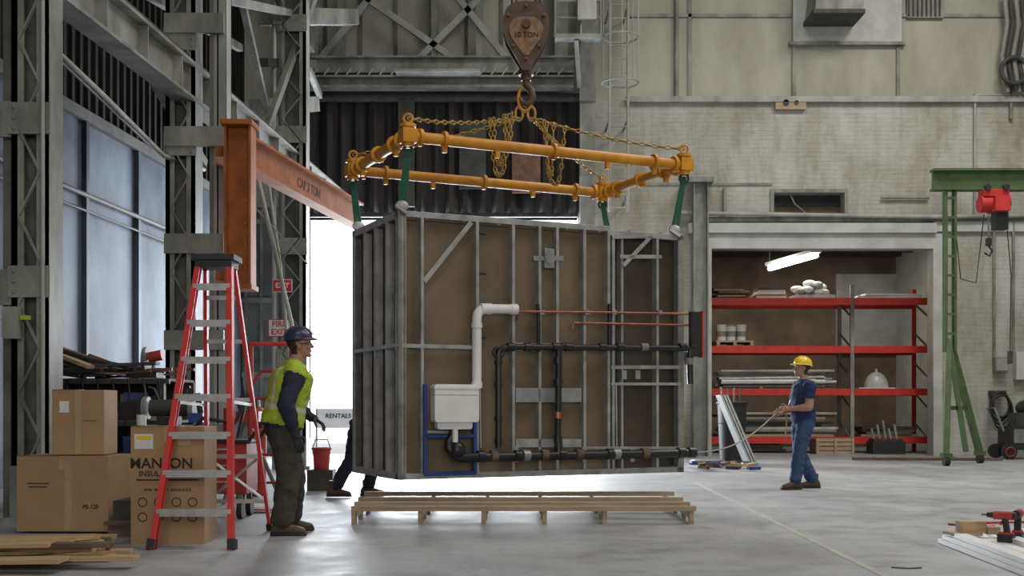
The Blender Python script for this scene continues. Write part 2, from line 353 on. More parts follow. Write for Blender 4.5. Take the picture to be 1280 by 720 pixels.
for i in range(4):
    px=1255+i*7; b.path([S(px,-10,D-.3),S(px+4,30,D-.35),S(px-3,70,D-.3),S(px+5,115,D-.25)],.05,'steeldark' if i%2 else 'steelgray')
b.torus(S(1268,88,D-.4),.3,.05,(1,0,0),(0,0,1),'steeldark'); b.build()
b=MB('door_curtain')
n=60; zt,zb=bz(124),bz(268)
pts=[]
for i in range(n+1):
    x=DX0-.15+(DX1-DX0+.2)*i/n; pts.append((x,D-.22+.09*math.sin(i*1.9)+.05*math.sin(i*.7),0))
for i in range(n):
    a,c=pts[i],pts[i+1]; b.add([(a[0],a[1],zb),(c[0],c[1],zb),(c[0],c[1],zt),(a[0],a[1],zt)],[(0,1,2,3)],'curtain',True)
b.cyl((DX0-.2,D-.3,zt-.05),(DX1+.1,D-.3,zt-.05),.1,'steeldark')
b.bb((bx(640),D-.42,bz(245)),(bx(675),D-.34,bz(185)),'rust'); b.bb((bx(575),D-.42,bz(240)),(bx(608),D-.34,bz(160)),'steeldark'); b.bb((bx(500),D-.42,bz(262)),(bx(520),D-.34,bz(130)),'steeldark')
b.build()
b=MB('door_1')
b.bb((DX0-.25,D-.12,0),(DX0,D+.4,DZ+.1),'steelgray'); b.bb((DX1,D-.12,0),(DX1+.25,D+.4,DZ+.1),'steelgray'); b.bb((DX0,D-.1,DZ),(DX1,D+.4,DZ+.2),'steeldark')
b.bb((bx(306),D-.28,.05),(DX0-.28,D-.16,bz(262)),'shade_panel')  # added dark panel with ribs, stands in for shade left of the doorway
for i in range(4): b.bb((bx(309)+i*.36,D-.31,.1),(bx(309)+i*.36+.06,D-.28,bz(264)),'steelweb')
for z in(.2,1.8,3.5,5.3): b.bb((bx(306),D-.32,z),(DX0-.28,D-.28,z+.12),'steelweb')
b.build()
b=MB('crane_runway_truss')
yy=D-.6
b.ibeam((bx(375),yy,bz(92)),(bx(715),yy,bz(92)),.3,.38,.04,'steelgray'); b.ibeam((bx(375),yy,bz(113)),(bx(715),yy,bz(113)),.4,.26,.04,'steelgray')
for i in range(24):
    x=bx(385+i*13.5); b.beam((x,yy-.2,bz(106)),(x+.12,yy-.2,bz(98)),.03,.03,'steellight')
for a,c in(((436,-10),(604,106)),((618,-10),(508,100)),((560,-10),(640,90)),((480,-10),(400,88))):
    b.beam((bx(a[0]),yy+.1,bz(a[1])),(bx(c[0]),yy+.1,bz(c[1])),.12,.14,'steellight')
for px in(430,545,600): b.beam((bx(px),yy+.2,bz(85)),(bx(px),yy+.2,CEIL-.1),.16,.18,'steelgray')
b.bb((bx(500),yy-.6,bz(108)),(bx(602),yy-.22,bz(105)),'steellight')
for px in(395,700): b.ibeam((bx(px),yy+.1,bz(85)),(bx(px),yy+.1,CEIL-.1),.3,.3,.03,'steelgray')
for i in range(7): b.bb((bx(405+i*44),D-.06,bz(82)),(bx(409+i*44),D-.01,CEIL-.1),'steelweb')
b.build()
b=MB('steel_column')
b.ibeam((bx(732),D-.5,0),(bx(732),D-.5,CEIL-.05),.34,.38,.04,'steelgray'); 
for z in(2,4,6,8,10): b.bb((bx(722),D-.75,z),(bx(742),D-.7,z+.3),'steelgray')
b.build()
b=MB('caged_access_ladder')
yl=D-1.1
for px in(757,779): b.cyl((bx(px),yl,bz(275)),(bx(px),yl,CEIL-.3),.035,'steellight')
for i in range(30):
    z=bz(270)+i*.3
    if z<CEIL-.4: b.cyl((bx(757),yl,z),(bx(779),yl,z),.018,'steellight')
for z in(8.2,9.2,10.2,11.2):
    b.torus((bx(768),yl-.35,z),.4,.022,(1,0,0),(0,1,0),'steellight',n=20,m=6)
for a in range(5):
    an=math.pi+ (a+.5)*math.pi/5; b.cyl((bx(768)+.4*math.cos(an),yl-.35+.4*math.sin(an),8.2),(bx(768)+.4*math.cos(an),yl-.35+.4*math.sin(an),12.5),.014,'steellight',n=6)
for z in(5.8,7.5,10): b.beam((bx(757),yl,z),(bx(757),D,z),.04,.04,'steelgray'); b.beam((bx(779),yl,z),(bx(779),D,z),.04,.04,'steelgray')
b.build()
b=MB('access_platform')
b.bb((bx(690),D-1.9,bz(80)),(bx(744),D-1.6,bz(75)),'steelgray')
for px in(690,720,743): b.cyl((bx(px),D-1.85,bz(78)),(bx(px),D-1.85,bz(18)),.03,'steelgray')
for py in(18,36,56): b.cyl((bx(690),D-1.85,bz(py)),(bx(743),D-1.85,bz(py)),.03,'steelgray')
b.beam((bx(715),D-1.8,bz(80)),(bx(722),D-.8,bz(120)),.1,.1,'steelgray'); b.bb((bx(716),D-2.0,bz(60)),(bx(738),D-1.9,bz(5)),'steellight'); b.build()
# ---------------------------------------------------------------- columns on the left
def cl(d): return -5.39+.069*d
def laced(name,x,y,w,dp,k='steelgray',ztop=CEIL,ties=(),lace=True,web=True):
    b=MB(name)
    for sx in(-1,1):
        b.box((x+sx*(w/2-.03),y,ztop/2),(.06,dp,ztop),k)
        for sy in(-1,1): b.box((x+sx*(w/2-.06),y+sy*(dp/2-.012),ztop/2),(.12,.024,ztop),k)
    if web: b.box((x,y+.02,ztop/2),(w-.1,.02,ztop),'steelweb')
    if lace:
        z=.4;up=1
        while z<ztop-.6:
            b.beam((x-up*(w/2-.08),y-dp/2-.01,z),(x+up*(w/2-.08),y-dp/2-.01,z+.42),.015,.05,k,(0,1,0)); z+=.42; up=-up
    b.box((x,y,.03),(w+.16,dp+.14,.06),k); b.box((x,y,.3),(w+.02,dp+.03,.5),k)
    for z in ties: b.box((x,y-dp/2-.02,z),(w+.04,.03,.30),k)
    for z in ties:
        for sx in(-1,1):
            for dz in(-.1,0,.1): b.ell((x+sx*(w/2-.04),y-dp/2-.04,z+dz),(.018,.014,.018),k,nu=6,nv=4)
    return b
x=S(36,0,11).x
b=laced('steel_column',x,11.2,.36,.34,ties=(2.3,3.85))
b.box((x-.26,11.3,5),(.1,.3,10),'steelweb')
for z in(2.25,3.85): b.box((x-.24,11.05,z),(.2,.04,.34),'steelgray')
b.cyl((x+.15,10.95,.3),(x+.15,10.95,7),.02,'steellight'); b.box((x-.12,10.9,1.9),(.14,.1,.3),'steellight'); b.box((x+.0,10.93,1.95),(.08,.06,.04),'hivis'); b.build()
x2=S(225,0,15.4).x; x3=S(271,0,15.4).x
b=laced('steel_column',x2,15.6,.40,.36,ties=(4.6,6))
b2=laced('t',x3,15.6,.22,.30,ties=(),lace=False); b.add(b2.v,b2.f,'steellight')
for z in(2.0,3.28,4.7,6.2): b.bb((x2-.2,15.35,z-.13),(x3+.1,15.42,z+.13),'steelgray')
b.build()
b=laced('steel_column',S(365,0,20.8).x,21,.5,.4,ties=(2,4,6,8)); b.cyl((S(365,0,20.8).x-.32,20.8,0),(S(365,0,20.8).x-.32,20.8,9),.04,'steellight'); b.build()
b=MB('runway_girder')
b.ibeam((cl(7),7,5.42),(cl(26),26,5.42),.3,.5,.04,'steelgray',(0,0,1))
for i in range(16):
    d=8+i*1.15; b.box((cl(d),d,5.42),(.26,.03,.44),'steelgray')
b.cyl((cl(7),7,5.76),(cl(26),26,5.76),.05,'steeldark'); b.build()
b=MB('roof_bracing')
for a,c,d0,d1 in(((120,-20),(255,205),14,17),((345,-10),(400,120),20.5,25),((300,-10),(345,190),18,21),((395,-10),(330,170),22,19.5),((180,-10),(300,60),15,20),((285,0),(380,20),17,22)):
    b.beam(S(a[0],a[1],d0),S(c[0],c[1],d1),.1,.12,'steelgray')
b.beam(S(330,20,20.5),S(440,22,24),.3,.3,'steelgray'); b.beam(S(320,135,20),S(392,130,24),.25,.3,'steelgray'); b.beam(S(330,78,20.2),S(392,80,24),.15,.15,'steeldark')
b.box(S(375,45,23),(.5,.5,.5),'steeldark'); b.build()
b=MB('diagonal_conduit')
b.path([S(322,222,18),S(340,300,18),S(368,420,18),S(378,470,18)],.035,'steellight'); b.path([S(336,232,18.5),S(350,330,18.5),S(362,450,18.5)],.025,'steellight'); b.path([S(310,250,18.2),S(384,330,18.2)],.012,'rope'); b.build()
b=MB('jib_crane')
mx,my=S(300,0,14.6).x,14.6
zt=H+(510-160)*14.6/F; zbm=H+(510-357)*14.6/F
b.ibeam((mx,my,zbm),(mx,my,zt),.30,.34,.03,'orange',(1,0,0))
for z in(zbm+.15,zt-.25): b.box((mx-.28,my+.5,z),(.3,.6,.14),'orange',Matrix.Rotation(.25,3,'Z'))
b.box((mx,my-.02,zt+.03),(.40,.42,.06),'orange'); b.box((mx,my,zbm-.03),(.38,.4,.06),'orange')
for i in range(6):
    for s in(-.1,.1): b.ell((mx+s,my-.175,zbm+.2+i*.28),(.014,.01,.014),'orange',nu=6,nv=4)
p=V((mx+.02,my,zt-.28)); q=V((S(447,0,19.6).x,19.6,zt-.28)); b.ibeam(p,q,.22,.42,.035,'orange')
dirv=(q-p).normalized(); nx=V((dirv.y,-dirv.x,0))
b.text('CAP 3 TON',.2,Matrix.Translation(p+(q-p)*.5+nx*.02+V((0,0,-.07)))@Matrix(((dirv.x,0,nx.x,0),(dirv.y,0,nx.y,0),(0,1,0,0),(0,0,0,1))),'print')
b.build()
def sign(name,px,py,w,h,d,lines,bg,fg,fs):
    b=MB(name); c=S(px,py,d); b.box(c,(w,.02,h),bg); b.box(c+V((0,.012,0)),(w+.03,.01,h+.03),fg)
    for i,t in enumerate(lines): b.text(t,fs,Matrix.Translation(c+V((0,-.013,(len(lines)/2-i-1)*fs+fs*.18)))@Matrix.Rotation(math.pi/2,4,'X'),fg)
    b.build()
sign('fire_exit_sign',349,410,.36,.28,20.6,['FIRE','EXIT'],'signw','signr',.14)
sign('exit_sign',353,357,.32,.2,20.6,['EXIT'],'signr','signw',.12)
# ================================================================= STORAGE RACK
yr=28.3
def rx(px): return (px-640)*yr/F
def rz(py): return H+(510-py)*yr/F
b=MB('pallet_rack')
ups=[rx(885),rx(1065),rx(1162)]
for x in ups:
    for y in(yr,yr+1.1): b.box((x,y,2.05),(.09,.08,4.1),'steelgray' if x<ups[2] else 'red')
    for i in range(5): b.beam((x,yr,.3+i*.75),(x,yr+1.1,.75+i*.75),.03,.04,'steelgray')
for py in(377,437,490,550):
    for y in(yr-.05,yr+1.15):
        b.box(((ups[0]+ups[1])/2,y,rz(py)),(ups[1]-ups[0]-.08,.05,.17),'red'); b.box(((ups[1]+ups[2])/2,y,rz(py)),(ups[2]-ups[1]-.08,.05,.17),'red')
    b.box(((ups[0]+ups[2])/2,yr+.55,rz(py)+.06),(ups[2]-ups[0]-.1,1.1,.03),'wooddk')
b.build()
z1,z2,z3,z4=[rz(p)+.08 for p in(377,437,490,550)]
def pile(name,x0,x1,y0,y1,z,n,ks,th=.04,jit=.08):
    b=MB(name)
    for i in range(n):
        w=(x1-x0)*random.uniform(.75,1); cx=(x0+x1)/2+random.uniform(-jit,jit)
        b.box((cx,(y0+y1)/2,z+th*(i+.5)),(w,(y1-y0)*random.uniform(.7,1),th*.94),random.choice(ks),Matrix.Rotation(random.uniform(-.06,.06),3,'Z'))
    return b
pile('board_stack',rx(893),rx(938),yr,yr+1,z1,7,['wooddk','woodp','plast','black']).build()
pile('board_stack',rx(945),rx(986),yr,yr+1,z1,5,['woodp','white','wooddk'],.055,.03).build()
b=MB('wrapped_bundle')
for i in range(22): b.ell((rx(1004)+random.random()*.6,yr+.25+random.random()*.5,z1+.12+random.random()*.28),(.17,.2,.09),random.choice(['plast','white','steelgray']),nu=8,nv=6)
b.bb((rx(994),yr,z1),(rx(1044),yr+.9,z1+.09),'plast'); b.build()
pile('board_stack',rx(1072),rx(1155),yr,yr+1,z1,3,['woodp','white','plast'],.04,.02).build()
for px in(904,916,929):
    b=MB('paint_bucket'); b.cyl((rx(px),yr+.25,z2+.14),(rx(px),yr+.25,z2+.5),.11,'white',r2=.125); b.cyl((rx(px),yr+.25,z2+.5),(rx(px),yr+.25,z2+.54),.132,'card2' if px==916 else 'white'); b.cyl((rx(px),yr+.25,z2+.25),(rx(px),yr+.25,z2+.38),.125,'card' if px==904 else 'steelgray'); b.build()
b=MB('shipping_pallet'); b.bb((rx(895),yr,z2+.1),(rx(942),yr+.9,z2+.14),'woodp')
for px in(896,917,938): b.bb((rx(px),yr,z2),(rx(px)+.08,yr+.9,z2+.1),'woodp')
b.bb((rx(895),yr,z2),(rx(942),yr+.1,z2+.02),'woodp'); b.build()
b=MB('pipe_bundle')
for i in range(34):
    y=yr+.1+random.random()*.8; z=z3+.05+random.random()*.42; a=rx(898+random.random()*8); b.cyl((a,y,z),(rx(1015+random.random()*36),y,z+random.uniform(-.0,.04)),.035,random.choice(['steellight','white','woodp','plast','galv','wooddk']),n=8)
for px in(900,950,1000): b.bb((rx(px),yr+.02,z3),(rx(px)+.06,yr+.95,z3+.05),'woodp')
b.build()
b=MB('plastic_dome'); b.ell((rx(1100),yr+.3,z3+.02),(.3,.25,.4),'plast',z0=0.0); b.bb((rx(1075),yr+.05,z3),(rx(1120),yr+.6,z3+.03),'white'); b.cyl((rx(1100),yr+.3,z3+.4),(rx(1100),yr+.3,z3+.5),.03,'white'); b.build()
pile('board_stack',rx(900),rx(1050),yr,yr+1,z4,10,['wooddk','steeldark','woodp','black','steelgray','plast'],.06,.12).build()
pile('board_stack',rx(1076),rx(1148),yr,yr+1,z4,4,['wooddk','steeldark','steelgray'],.06,.03).build()
pile('board_stack',rx(898),rx(990),yr,yr+1,0,4,['wooddk','steeldark','black'],.05,.04).build()
b=MB('wooden_crate')
for i in range(4): b.bb((rx(1010),yr-.75,.0+i*.1),(rx(1055),yr-.7,.08+i*.1),'woodp')
for px in(1010,1032,1053): b.bb((rx(px),yr-.79,0),(rx(px)+.06,yr-.75,.38),'woodp')
b.bb((rx(1010),yr-.7,0),(rx(1057),yr-.15,.36),'wooddk'); b.build()
b=MB('parts_bin'); b.bb((rx(1080),yr-.7,0),(rx(1120),yr-.2,.3),'black'); b.bb((rx(1082),yr-.68,.3),(rx(1118),yr-.22,.36),'steeldark')
for i in range(5): b.cyl((rx(1085+i*7),yr-.5,.3),(rx(1083+i*7),yr-.4,.6+.1*(i%3)),.03,'steelgray')
b.build()
b=MB('ceiling_tube_light')
a=V((6.75,30.4,4.75)); c=V((7.28,27.75,4.75)); b.cyl(a,c,.06,'tube'); b.beam(a+V((0,0,.11)),c+V((0,0,.11)),.26,.08,'white'); b.cyl(a+V((0,0,.1)),a+V((0,0,.84)),.015,'steeldark',n=6); b.cyl(c+V((0,0,.1)),c+V((0,0,.84)),.015,'steeldark',n=6); b.build()
# ================================================================= GANTRY (green)
b=MB('gantry_crane'); yg=22.8
def gx(px): return (px-640)*yg/F
def gz(py): return H+(510-py)*yg/F
b.ibeam((gx(1165),yg,gz(225)),(15.2,yg,gz(225)),.26,.42,.045,'green',(0,0,1))
for sx,xx in((1,gx(1187)),(1,14.5)):
    for o in(-.09,.09): b.box((xx+o,yg,(gz(238)+gz(440))/2),(.05,.16,gz(238)-gz(440)),'green')
    for z in range(8): b.box((xx,yg-.06,gz(430)+.2+z*.38),(.2,.03,.05),'green')
    ztop=gz(425); 
    for ex,ey in((gx(1165)-gx(1187),-.75),(gx(1234)-gx(1187),.35)):
        b.beam((xx,yg,ztop),(xx+ex,yg+ey,.18),.1,.12,'green'); b.cyl((xx+ex-.05,yg+ey,.1),(xx+ex+.05,yg+ey,.1),.1,'black'); b.box((xx+ex,yg+ey,.2),(.18,.18,.08),'green')
    b.beam((xx,yg,ztop-.1),(xx+(gx(1200)-gx(1187)),yg-.3,.25),.08,.1,'green')
    b.beam((xx+(gx(1165)-gx(1187))*.5,yg-.38,1.1),(xx+(gx(1234)-gx(1187))*.5,yg+.18,1.1),.06,.08,'green')
b.path([(gx(1192),yg-.15,gz(300)),(gx(1196),yg-.2,gz(350)),(gx(1215),yg-.2,gz(355)),(gx(1225),yg-.2,gz(270))],.012,'black',n=6)
b.build()
b=MB('chain_hoist'); c=V((gx(1242),yg,gz(250)))
b.box(c+V((0,0,.12)),(.5,.3,.14),'signr'); b.cyl(c+V((-.28,0,-.08)),c+V((.2,0,-.08)),.17,'signr'); b.box(c+V((.08,-.05,-.1)),(.3,.42,.3),'signr'); b.cyl(c+V((.2,0,-.08)),c+V((.3,0,-.08)),.13,'black')
for sx in(-.18,.18): b.cyl(c+V((sx,-.2,.22)),c+V((sx,.2,.22)),.06,'black')
b.box(c+V((.12,0,-.42)),(.26,.22,.34),'black'); b.chain([c+V((-.1,0,-.25)),c+V((-.1,0,-.75))],'steelgray',.08,.012); b.cyl(c+V((-.1,0,-.75)),c+V((-.1,0,-.9)),.06,'black'); b.path([c+V((-.1,0,-.9)),c+V((-.03,0,-1.0)),c+V((-.08,0,-1.1)),c+V((-.18,0,-1.04))],.02,'black')
b.path([c+V((.2,-.1,-.3)),c+V((.3,-.1,-1.5)),c+V((.28,-.1,-3))],.012,'black',n=6); b.box(c+V((.28,-.1,-3.1)),(.08,.08,.25),'steeldark'); b.build(.01)
b=MB('welding_cart'); c=V((11.0,25.2,0))
b.box(c+V((.1,0,.45)),(.8,.7,.5),'black'); b.box(c+V((.1,-.1,.85)),(.55,.45,.3),'steeldark'); b.box(c+V((-.1,-.36,.5)),(.3,.02,.3),'steelgray')
for sx in(-.35,.45):
    b.cyl(c+V((sx,-.4,.16)),c+V((sx,-.3,.16)),.16,'black'); b.cyl(c+V((sx,.3,.16)),c+V((sx,.4,.16)),.16,'black'); b.torus(c+V((sx,-.42,.16)),.1,.015,(1,0,0),(0,0,1),'cartred')
b.path([c+V((-.4,-.2,.6)),c+V((-.6,-.2,1.1)),c+V((-.6,.2,1.1)),c+V((-.4,.2,.6))],.025,'steelgray'); b.ell(c+V((.2,0,1.1)),(.25,.25,.18),'black'); b.build()
b=MB('trash_bin'); c=S(915,0,23); c.z=0
b.cyl(c,c+V((0,0,1.2)),.24,'black',r2=.29,n=20); b.torus(c+V((0,0,1.2)),.29,.03,(1,0,0),(0,1,0),'black'); b.torus(c+V((0,0,.8)),.275,.012,(1,0,0),(0,1,0),'black')
for i in range(4): b.cyl(c+V((-.1+.06*i,0,.3)),c+V((-.2+.13*i,.05,1.5)),.02,'wooddk' if i%2 else 'steelgray')
b.build()
b=MB('leaning_panels')
for i in range(3):
    x=S(900+i*5,0,22).x; b.add([(x,22+.1*i,1.35),(x+.04,22+.1*i,1.35),(x+.54,21.6+.1*i,.0),(x+.5,21.6+.1*i,.0),(x,22.5+.1*i,1.35),(x+.04,22.5+.1*i,1.35),(x+.54,22.2+.1*i,0),(x+.5,22.2+.1*i,0)],[(0,1,2,3),(4,7,6,5),(0,4,5,1),(3,2,6,7),(0,3,7,4),(1,5,6,2)],'galv2')
b.build()
b=MB('scrap_pile')
for i in range(30):
    c=V((random.uniform(3.3,4.3),random.uniform(20.2,21.5),.04+random.random()*.1)); b.box(c,(random.uniform(.06,.3),random.uniform(.05,.2),.05),random.choice(['white','wooddk','blue','steelgray','steeldark','card','signw']),Matrix.Rotation(random.random()*3,3,'Z')@Matrix.Rotation(random.uniform(-.2,.2),3,'X'))
b.build()
b=MB('plank_on_floor'); b.beam((7.2,24.5,.03),(10.2,24.2,.03),.2,.05,'wooddk'); b.beam((7.8,25,.03),(9.6,25.1,.03),.15,.05,'woodp'); b.build()
b=MB('floor_marking_line'); b.prism([(2.39,6.9,.001),(2.45,6.9,.001),(2.72,17,.001),(2.67,17,.001)],(0,0,.002),'lineyel'); b.build()
b=MB('white_trim_boards')
for i in range(9):
    o=.115*i
    for j in range(2 if i%3 else 3): b.beam((3.52+o+.02*j,9.45+.03*i-.04*j,.02+.036*j),(3.36+o+.01*j,7.2,.02+.036*j),.1,.033,'white')
b.build()
b=MB('wood_offcut'); b.box((3.66,9.25,.155),(.2,.12,.09),'wood',Matrix.Rotation(.1,3,'Z')); b.box((3.60,9.27,.10),(.24,.2,.025),'woodp',Matrix.Rotation(.1,3,'Z')); b.box((3.81,9.2,.13),(.1,.08,.06),'woodp'); b.build(.004)
def drill(x,y,z,rot):
    T=Matrix.Translation((x,y,z))@Matrix.Rotation(rot,4,'Z'); b=MB('cordless_drill',T)
    b.cyl((-.08,0,.2),(.06,0,.2),.034,'cartred'); b.cyl((.06,0,.2),(.11,0,.2),.026,'black',r2=.018); b.cyl((.11,0,.2),(.15,0,.2),.008,'steelgray'); b.cyl((-.1,0,.2),(-.08,0,.2),.028,'black')
    b.beam((-.02,0,.18),(-.04,0,.06),.04,.05,'black'); b.box((-.03,0,.03),(.12,.075,.06),'black'); b.box((-.03,0,.065),(.1,.07,.02),'cartred'); b.box((.01,0,.14),(.015,.02,.03),'signr'); b.build(.004)
drill(3.76,8.9,.076,2.5); drill(3.95,9.05,.076,1.0); drill(4.1,8.75,.076,3.6)
b=MB('tool_cable'); b.path([(4.1,10.9,.01),(4.3,10.6,.01),(4.45,10.7,.01),(4.4,11.0,.01),(4.9,11.1,.01)],.010,'cartred'); b.path([(2.6,7.95,.008),(2.7,7.9,.008),(2.8,7.93,.008)],.005,'black'); b.build()
# ================================================================= POD (suspended)
th=math.radians(25); A=V((-1.14,11.6,.38))
TP=Matrix.Translation(A)@Matrix.Rotation(th,4,'Z'); PW,PD,PH=3.39,1.54,2.70
def fl(px):
    r=(px-640)/F; return (r*11.6+1.14)/(math.cos(th)-math.sin(th)*r)
def fz(px,py):
    d=11.6+math.sin(th)*fl(px); return H+(510-py)*d/F-.38
def FP(px,py,y=-.06): return V((fl(px),y,fz(px,py)))
b=MB('prefab_bathroom_pod',TP)
sd=.09
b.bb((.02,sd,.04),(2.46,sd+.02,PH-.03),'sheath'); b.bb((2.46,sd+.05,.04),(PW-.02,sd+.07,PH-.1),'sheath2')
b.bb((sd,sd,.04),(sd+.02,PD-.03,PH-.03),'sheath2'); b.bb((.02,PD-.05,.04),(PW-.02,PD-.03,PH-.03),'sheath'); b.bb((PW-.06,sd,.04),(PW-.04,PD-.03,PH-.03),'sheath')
b.bb((.02,.02,.0),(PW-.02,PD-.02,.05),'galv2'); b.bb((.02,.05,PH-.08),(PW-.02,PD-.02,PH-.05),'sheath')
def track(x0,x1,z,h=.06): b.bb((x0,0,z-h/2),(x1,sd,z+h/2),'galv')
track(0,PW,.03); track(0,2.44,PH-.03); track(2.44,PW,PH-.07)
b.bb((0,PD-sd,PH-.07),(PW,PD,PH),'galv'); b.bb((0,0,PH-.07),(sd,PD,PH),'galv'); b.bb((PW-sd,0,PH-.1),(PW,PD,PH-.03),'galv')
b.bb((0,0,0),(sd,PD,.07),'galv'); b.bb((0,PD-sd,0),(PW,PD,.07),'galv'); b.bb((PW-sd,0,0),(PW,PD,.07),'galv')
def stud(x,w=.035,z0=.06,z1=PH-.06,y=0,k='galv'):
    b.bb((x-w/2,y,z0),(x+w/2,y+.012,z1),k); b.bb((x-w/2,y,z0),(x-w/2+.008,y+sd,z1),k)
    b.bb((x-w/2,y+.085,z0),(x+w/2,y+.09,z1),k)
for px in(528,597,642,675,697,731,761): stud(fl(px))
stud(.025,.05); stud(.07,.03)
for px in(767,822): stud(fl(px),.035,z1=PH-.1)
stud(fl(779),.03,z1=PH-.1,y=.02); stud(PW-.05,.06,z1=PH-.1,k='galv2'); stud(PW-.012,.025,z1=PH-.1,k='wood')
b.bb((.04,-.004,fz(500,432)-.02),(fl(600),.02,fz(500,432)+.02),'galv')
b.bb((fl(640),-.004,fz(640,432)+.0),(fl(700),.02,fz(640,432)+.03),'galv2')
def brace(p,q,w,k='galv',y=-.008):
    P=FP(*p,y);Q=FP(*q,y); d=(Q-P).normalized(); n=V((-d.z,0,d.x))*w/2
    b.prism([P-n,P+n,Q+n,Q-n],(0,.012,0),k)
brace((589,278),(530,352),.05); brace((815,294),(779,332),.045); brace((775,321),(827,321),.04); brace((766,297),(822,296),.03)
brace((667,323),(704,323),.05,'galv2'); b.cyl(FP(686,323,-.04),FP(686,323,.0),.06,'galv2'); b.bb((fl(680),-.02,fz(686,335)),(fl(692),.02,fz(686,311)),'galv2')
brace((645,494),(727,494),.15,'galv2',.0); brace((645,554),(727,554),.09,'galv',.0); brace((528,540),(560,540),.03); brace((730,560),(850,560),.03)
brace((764,459),(850,459),.04); brace((764,480),(850,480),.03)
for px in(783,800): b.bb((fl(px)-.06,-.01,fz(px,474)),(fl(px)+.0,.01,fz(px,463)),'galv2')
for py in(290,340,390,420): b.path([FP(600,py,.05),FP(609,py+2,.03)],.012,'black',n=6)
for yy in(.02,.38,.75,1.12,PD-.03):
    b.bb((0,yy-.02,.06),(.012,yy+.02,PH-.06),'galv'); b.bb((0,yy-.02,.06),(sd,yy-.012,PH-.06),'galv')
b.bb((-.004,.02,1.33),(.02,PD-.02,1.37),'galv')
for yy in(.02,.45,.9,1.3,PD-.03): b.bb((PW-.012,yy-.02,.06),(PW,yy+.02,PH-.1),'galv')
for i in range(8): b.bb((.3+i*.4,.02,PH-.07),(.34+i*.4,PD-.02,PH-.02),'galv')
b.path(fillet([FP(643,387,-.04),FP(594,386,-.04),FP(594,484,-.04)],.12,7),.05,'white',n=16)
b.cyl(FP(600,386.5,-.04)-V((.01,0,0)),FP(612,386.5,-.04),.058,'white'); b.cyl(FP(594,404,-.04),FP(594,410,-.04),.058,'white'); b.cyl(FP(594,478,-.04),FP(594,485,-.04),.058,'white'); b.cyl(FP(636,387,-.04),FP(644,387,-.04),.057,'white')
b.path([FP(645,390,-.05),FP(760,391,-.05),FP(872,393,-.05)],.013,'copper')
b.path(fillet([FP(712,412,-.06),FP(713,404,-.06),FP(868,407,-.06)],.03),.012,'copper'); b.path([FP(645,390,-.05),FP(646,400,-.0)],.013,'copper')
for px in(675,731,765,822): b.box(FP(px,391,-.04),(.05,.04,.05),'galv2')
def pb(a,c,r,k='blk'): b.cyl(a,c,r,k)
pb(FP(632,434,-.08),FP(868,436,-.08),.032)
for px in(634,655,690,706,748,770,800,848,862): pb(FP(px-4,434.3,-.08),FP(px+4,434.3,-.08),.045,'blk' if px!=800 else 'steelgray')
b.path(fillet([FP(636,434,-.08),FP(619,437,-.08),FP(619,560,-.08)],.06),.033,'blk')
b.torus(FP(619,441,-.08),.05,.02,(1,0,0),(0,0,1),'blk')
for py in(450,478,520,548): pb(FP(619,py,-.08),FP(619,py+6,-.08),.042)
b.path([FP(694,437,-.08),FP(693,552,-.08)],.036,'blk')
for py in(447,474,515,545): pb(FP(693,py,-.08),FP(693,py+8,-.08),.046,'copper' if py==515 else 'blk')
b.path(fillet([FP(694,437,-.08),FP(700,432,-.08),FP(712,434,-.08)],.03),.035,'blk')
b.path([FP(672,440,-.03),FP(672,405,-.03),FP(672,380,-.0)],.02,'blk'); b.path([FP(760,437,-.03),FP(761,380,-.02)],.022,'blk')
b.path(fillet([FP(858,436,-.08),FP(857,452,-.08),FP(858,480,-.08)],.03),.035,'blk'); pb(FP(856,448,-.08),FP(856,456,-.08),.05,'steelgray')
pb(FP(588,571,-.1),FP(858,566,-.1),.048)
b.path(fillet([FP(563,545,-.05),FP(556,558,-.08),FP(568,572,-.1),FP(590,571,-.1)],.05),.05,'blk'); b.ell(FP(567,562,-.1),(.085,.08,.09),'blk')
for px in(596,612,642,652,675,697,718,757,764,800,845,858): pb(FP(px-4,570-(px-590)*.018,-.1),FP(px+4,570-(px-590)*.018,-.1),.06,'galv2' if px in(652,764,) else ('wooddk' if px in(612,675,718,800) else 'blk'))
pb(FP(693,552,-.09),FP(693,571,-.1),.045)
for px in(645,730,790,850): b.path([FP(px,566,-.02),FP(px,566,-.1)],.012,'galv'); b.box(FP(px,568,-.0),(.05,.03,.16),'galv')
for px in(600,700,770): b.path([FP(px,480,-.0),FP(px+1,560,-.0)],.01,'galv')
b.bb((PW+.02,-.12,fz(850,446)),(PW+.16,-.06,fz(850,390)),'black'); b.bb((PW+.155,-.13,fz(850,447)),(PW+.175,-.05,fz(850,389)),'signr'); b.bb((PW,-.05,fz(850,450)),(PW+.1,.1,fz(850,440)),'steelgray')
for px in(530,592): b.bb((fl(px)-.018,-.05,fz(px,592)),(fl(px)+.018,-.01,fz(px,480)),'blue')
b.bb((fl(530),-.05,fz(560,594)),(fl(592),-.01,fz(560,589)),'blue'); b.bb((fl(530),-.05,fz(560,547)),(fl(592),-.01,fz(560,543)),'blue')
b.build(.003)
b=MB('concealed_cistern_tank',TP)
P0=FP(536,533,-.17); P1=FP(591,481,-.02)
x0,x1,z0,z1=P0.x,P1.x,P0.z,P1.z
def rr(x0,x1,z0,z1,r=.03,n=4):
    out=[]
    for cx,cz,a0 in((x1-r,z1-r,0),(x0+r,z1-r,90),(x0+r,z0+r,180),(x1-r,z0+r,270)):
        for i in range(n+1):
            a=math.radians(a0+90*i/n); out.append((cx+r*math.cos(a),cz+r*math.sin(a)))
    return out
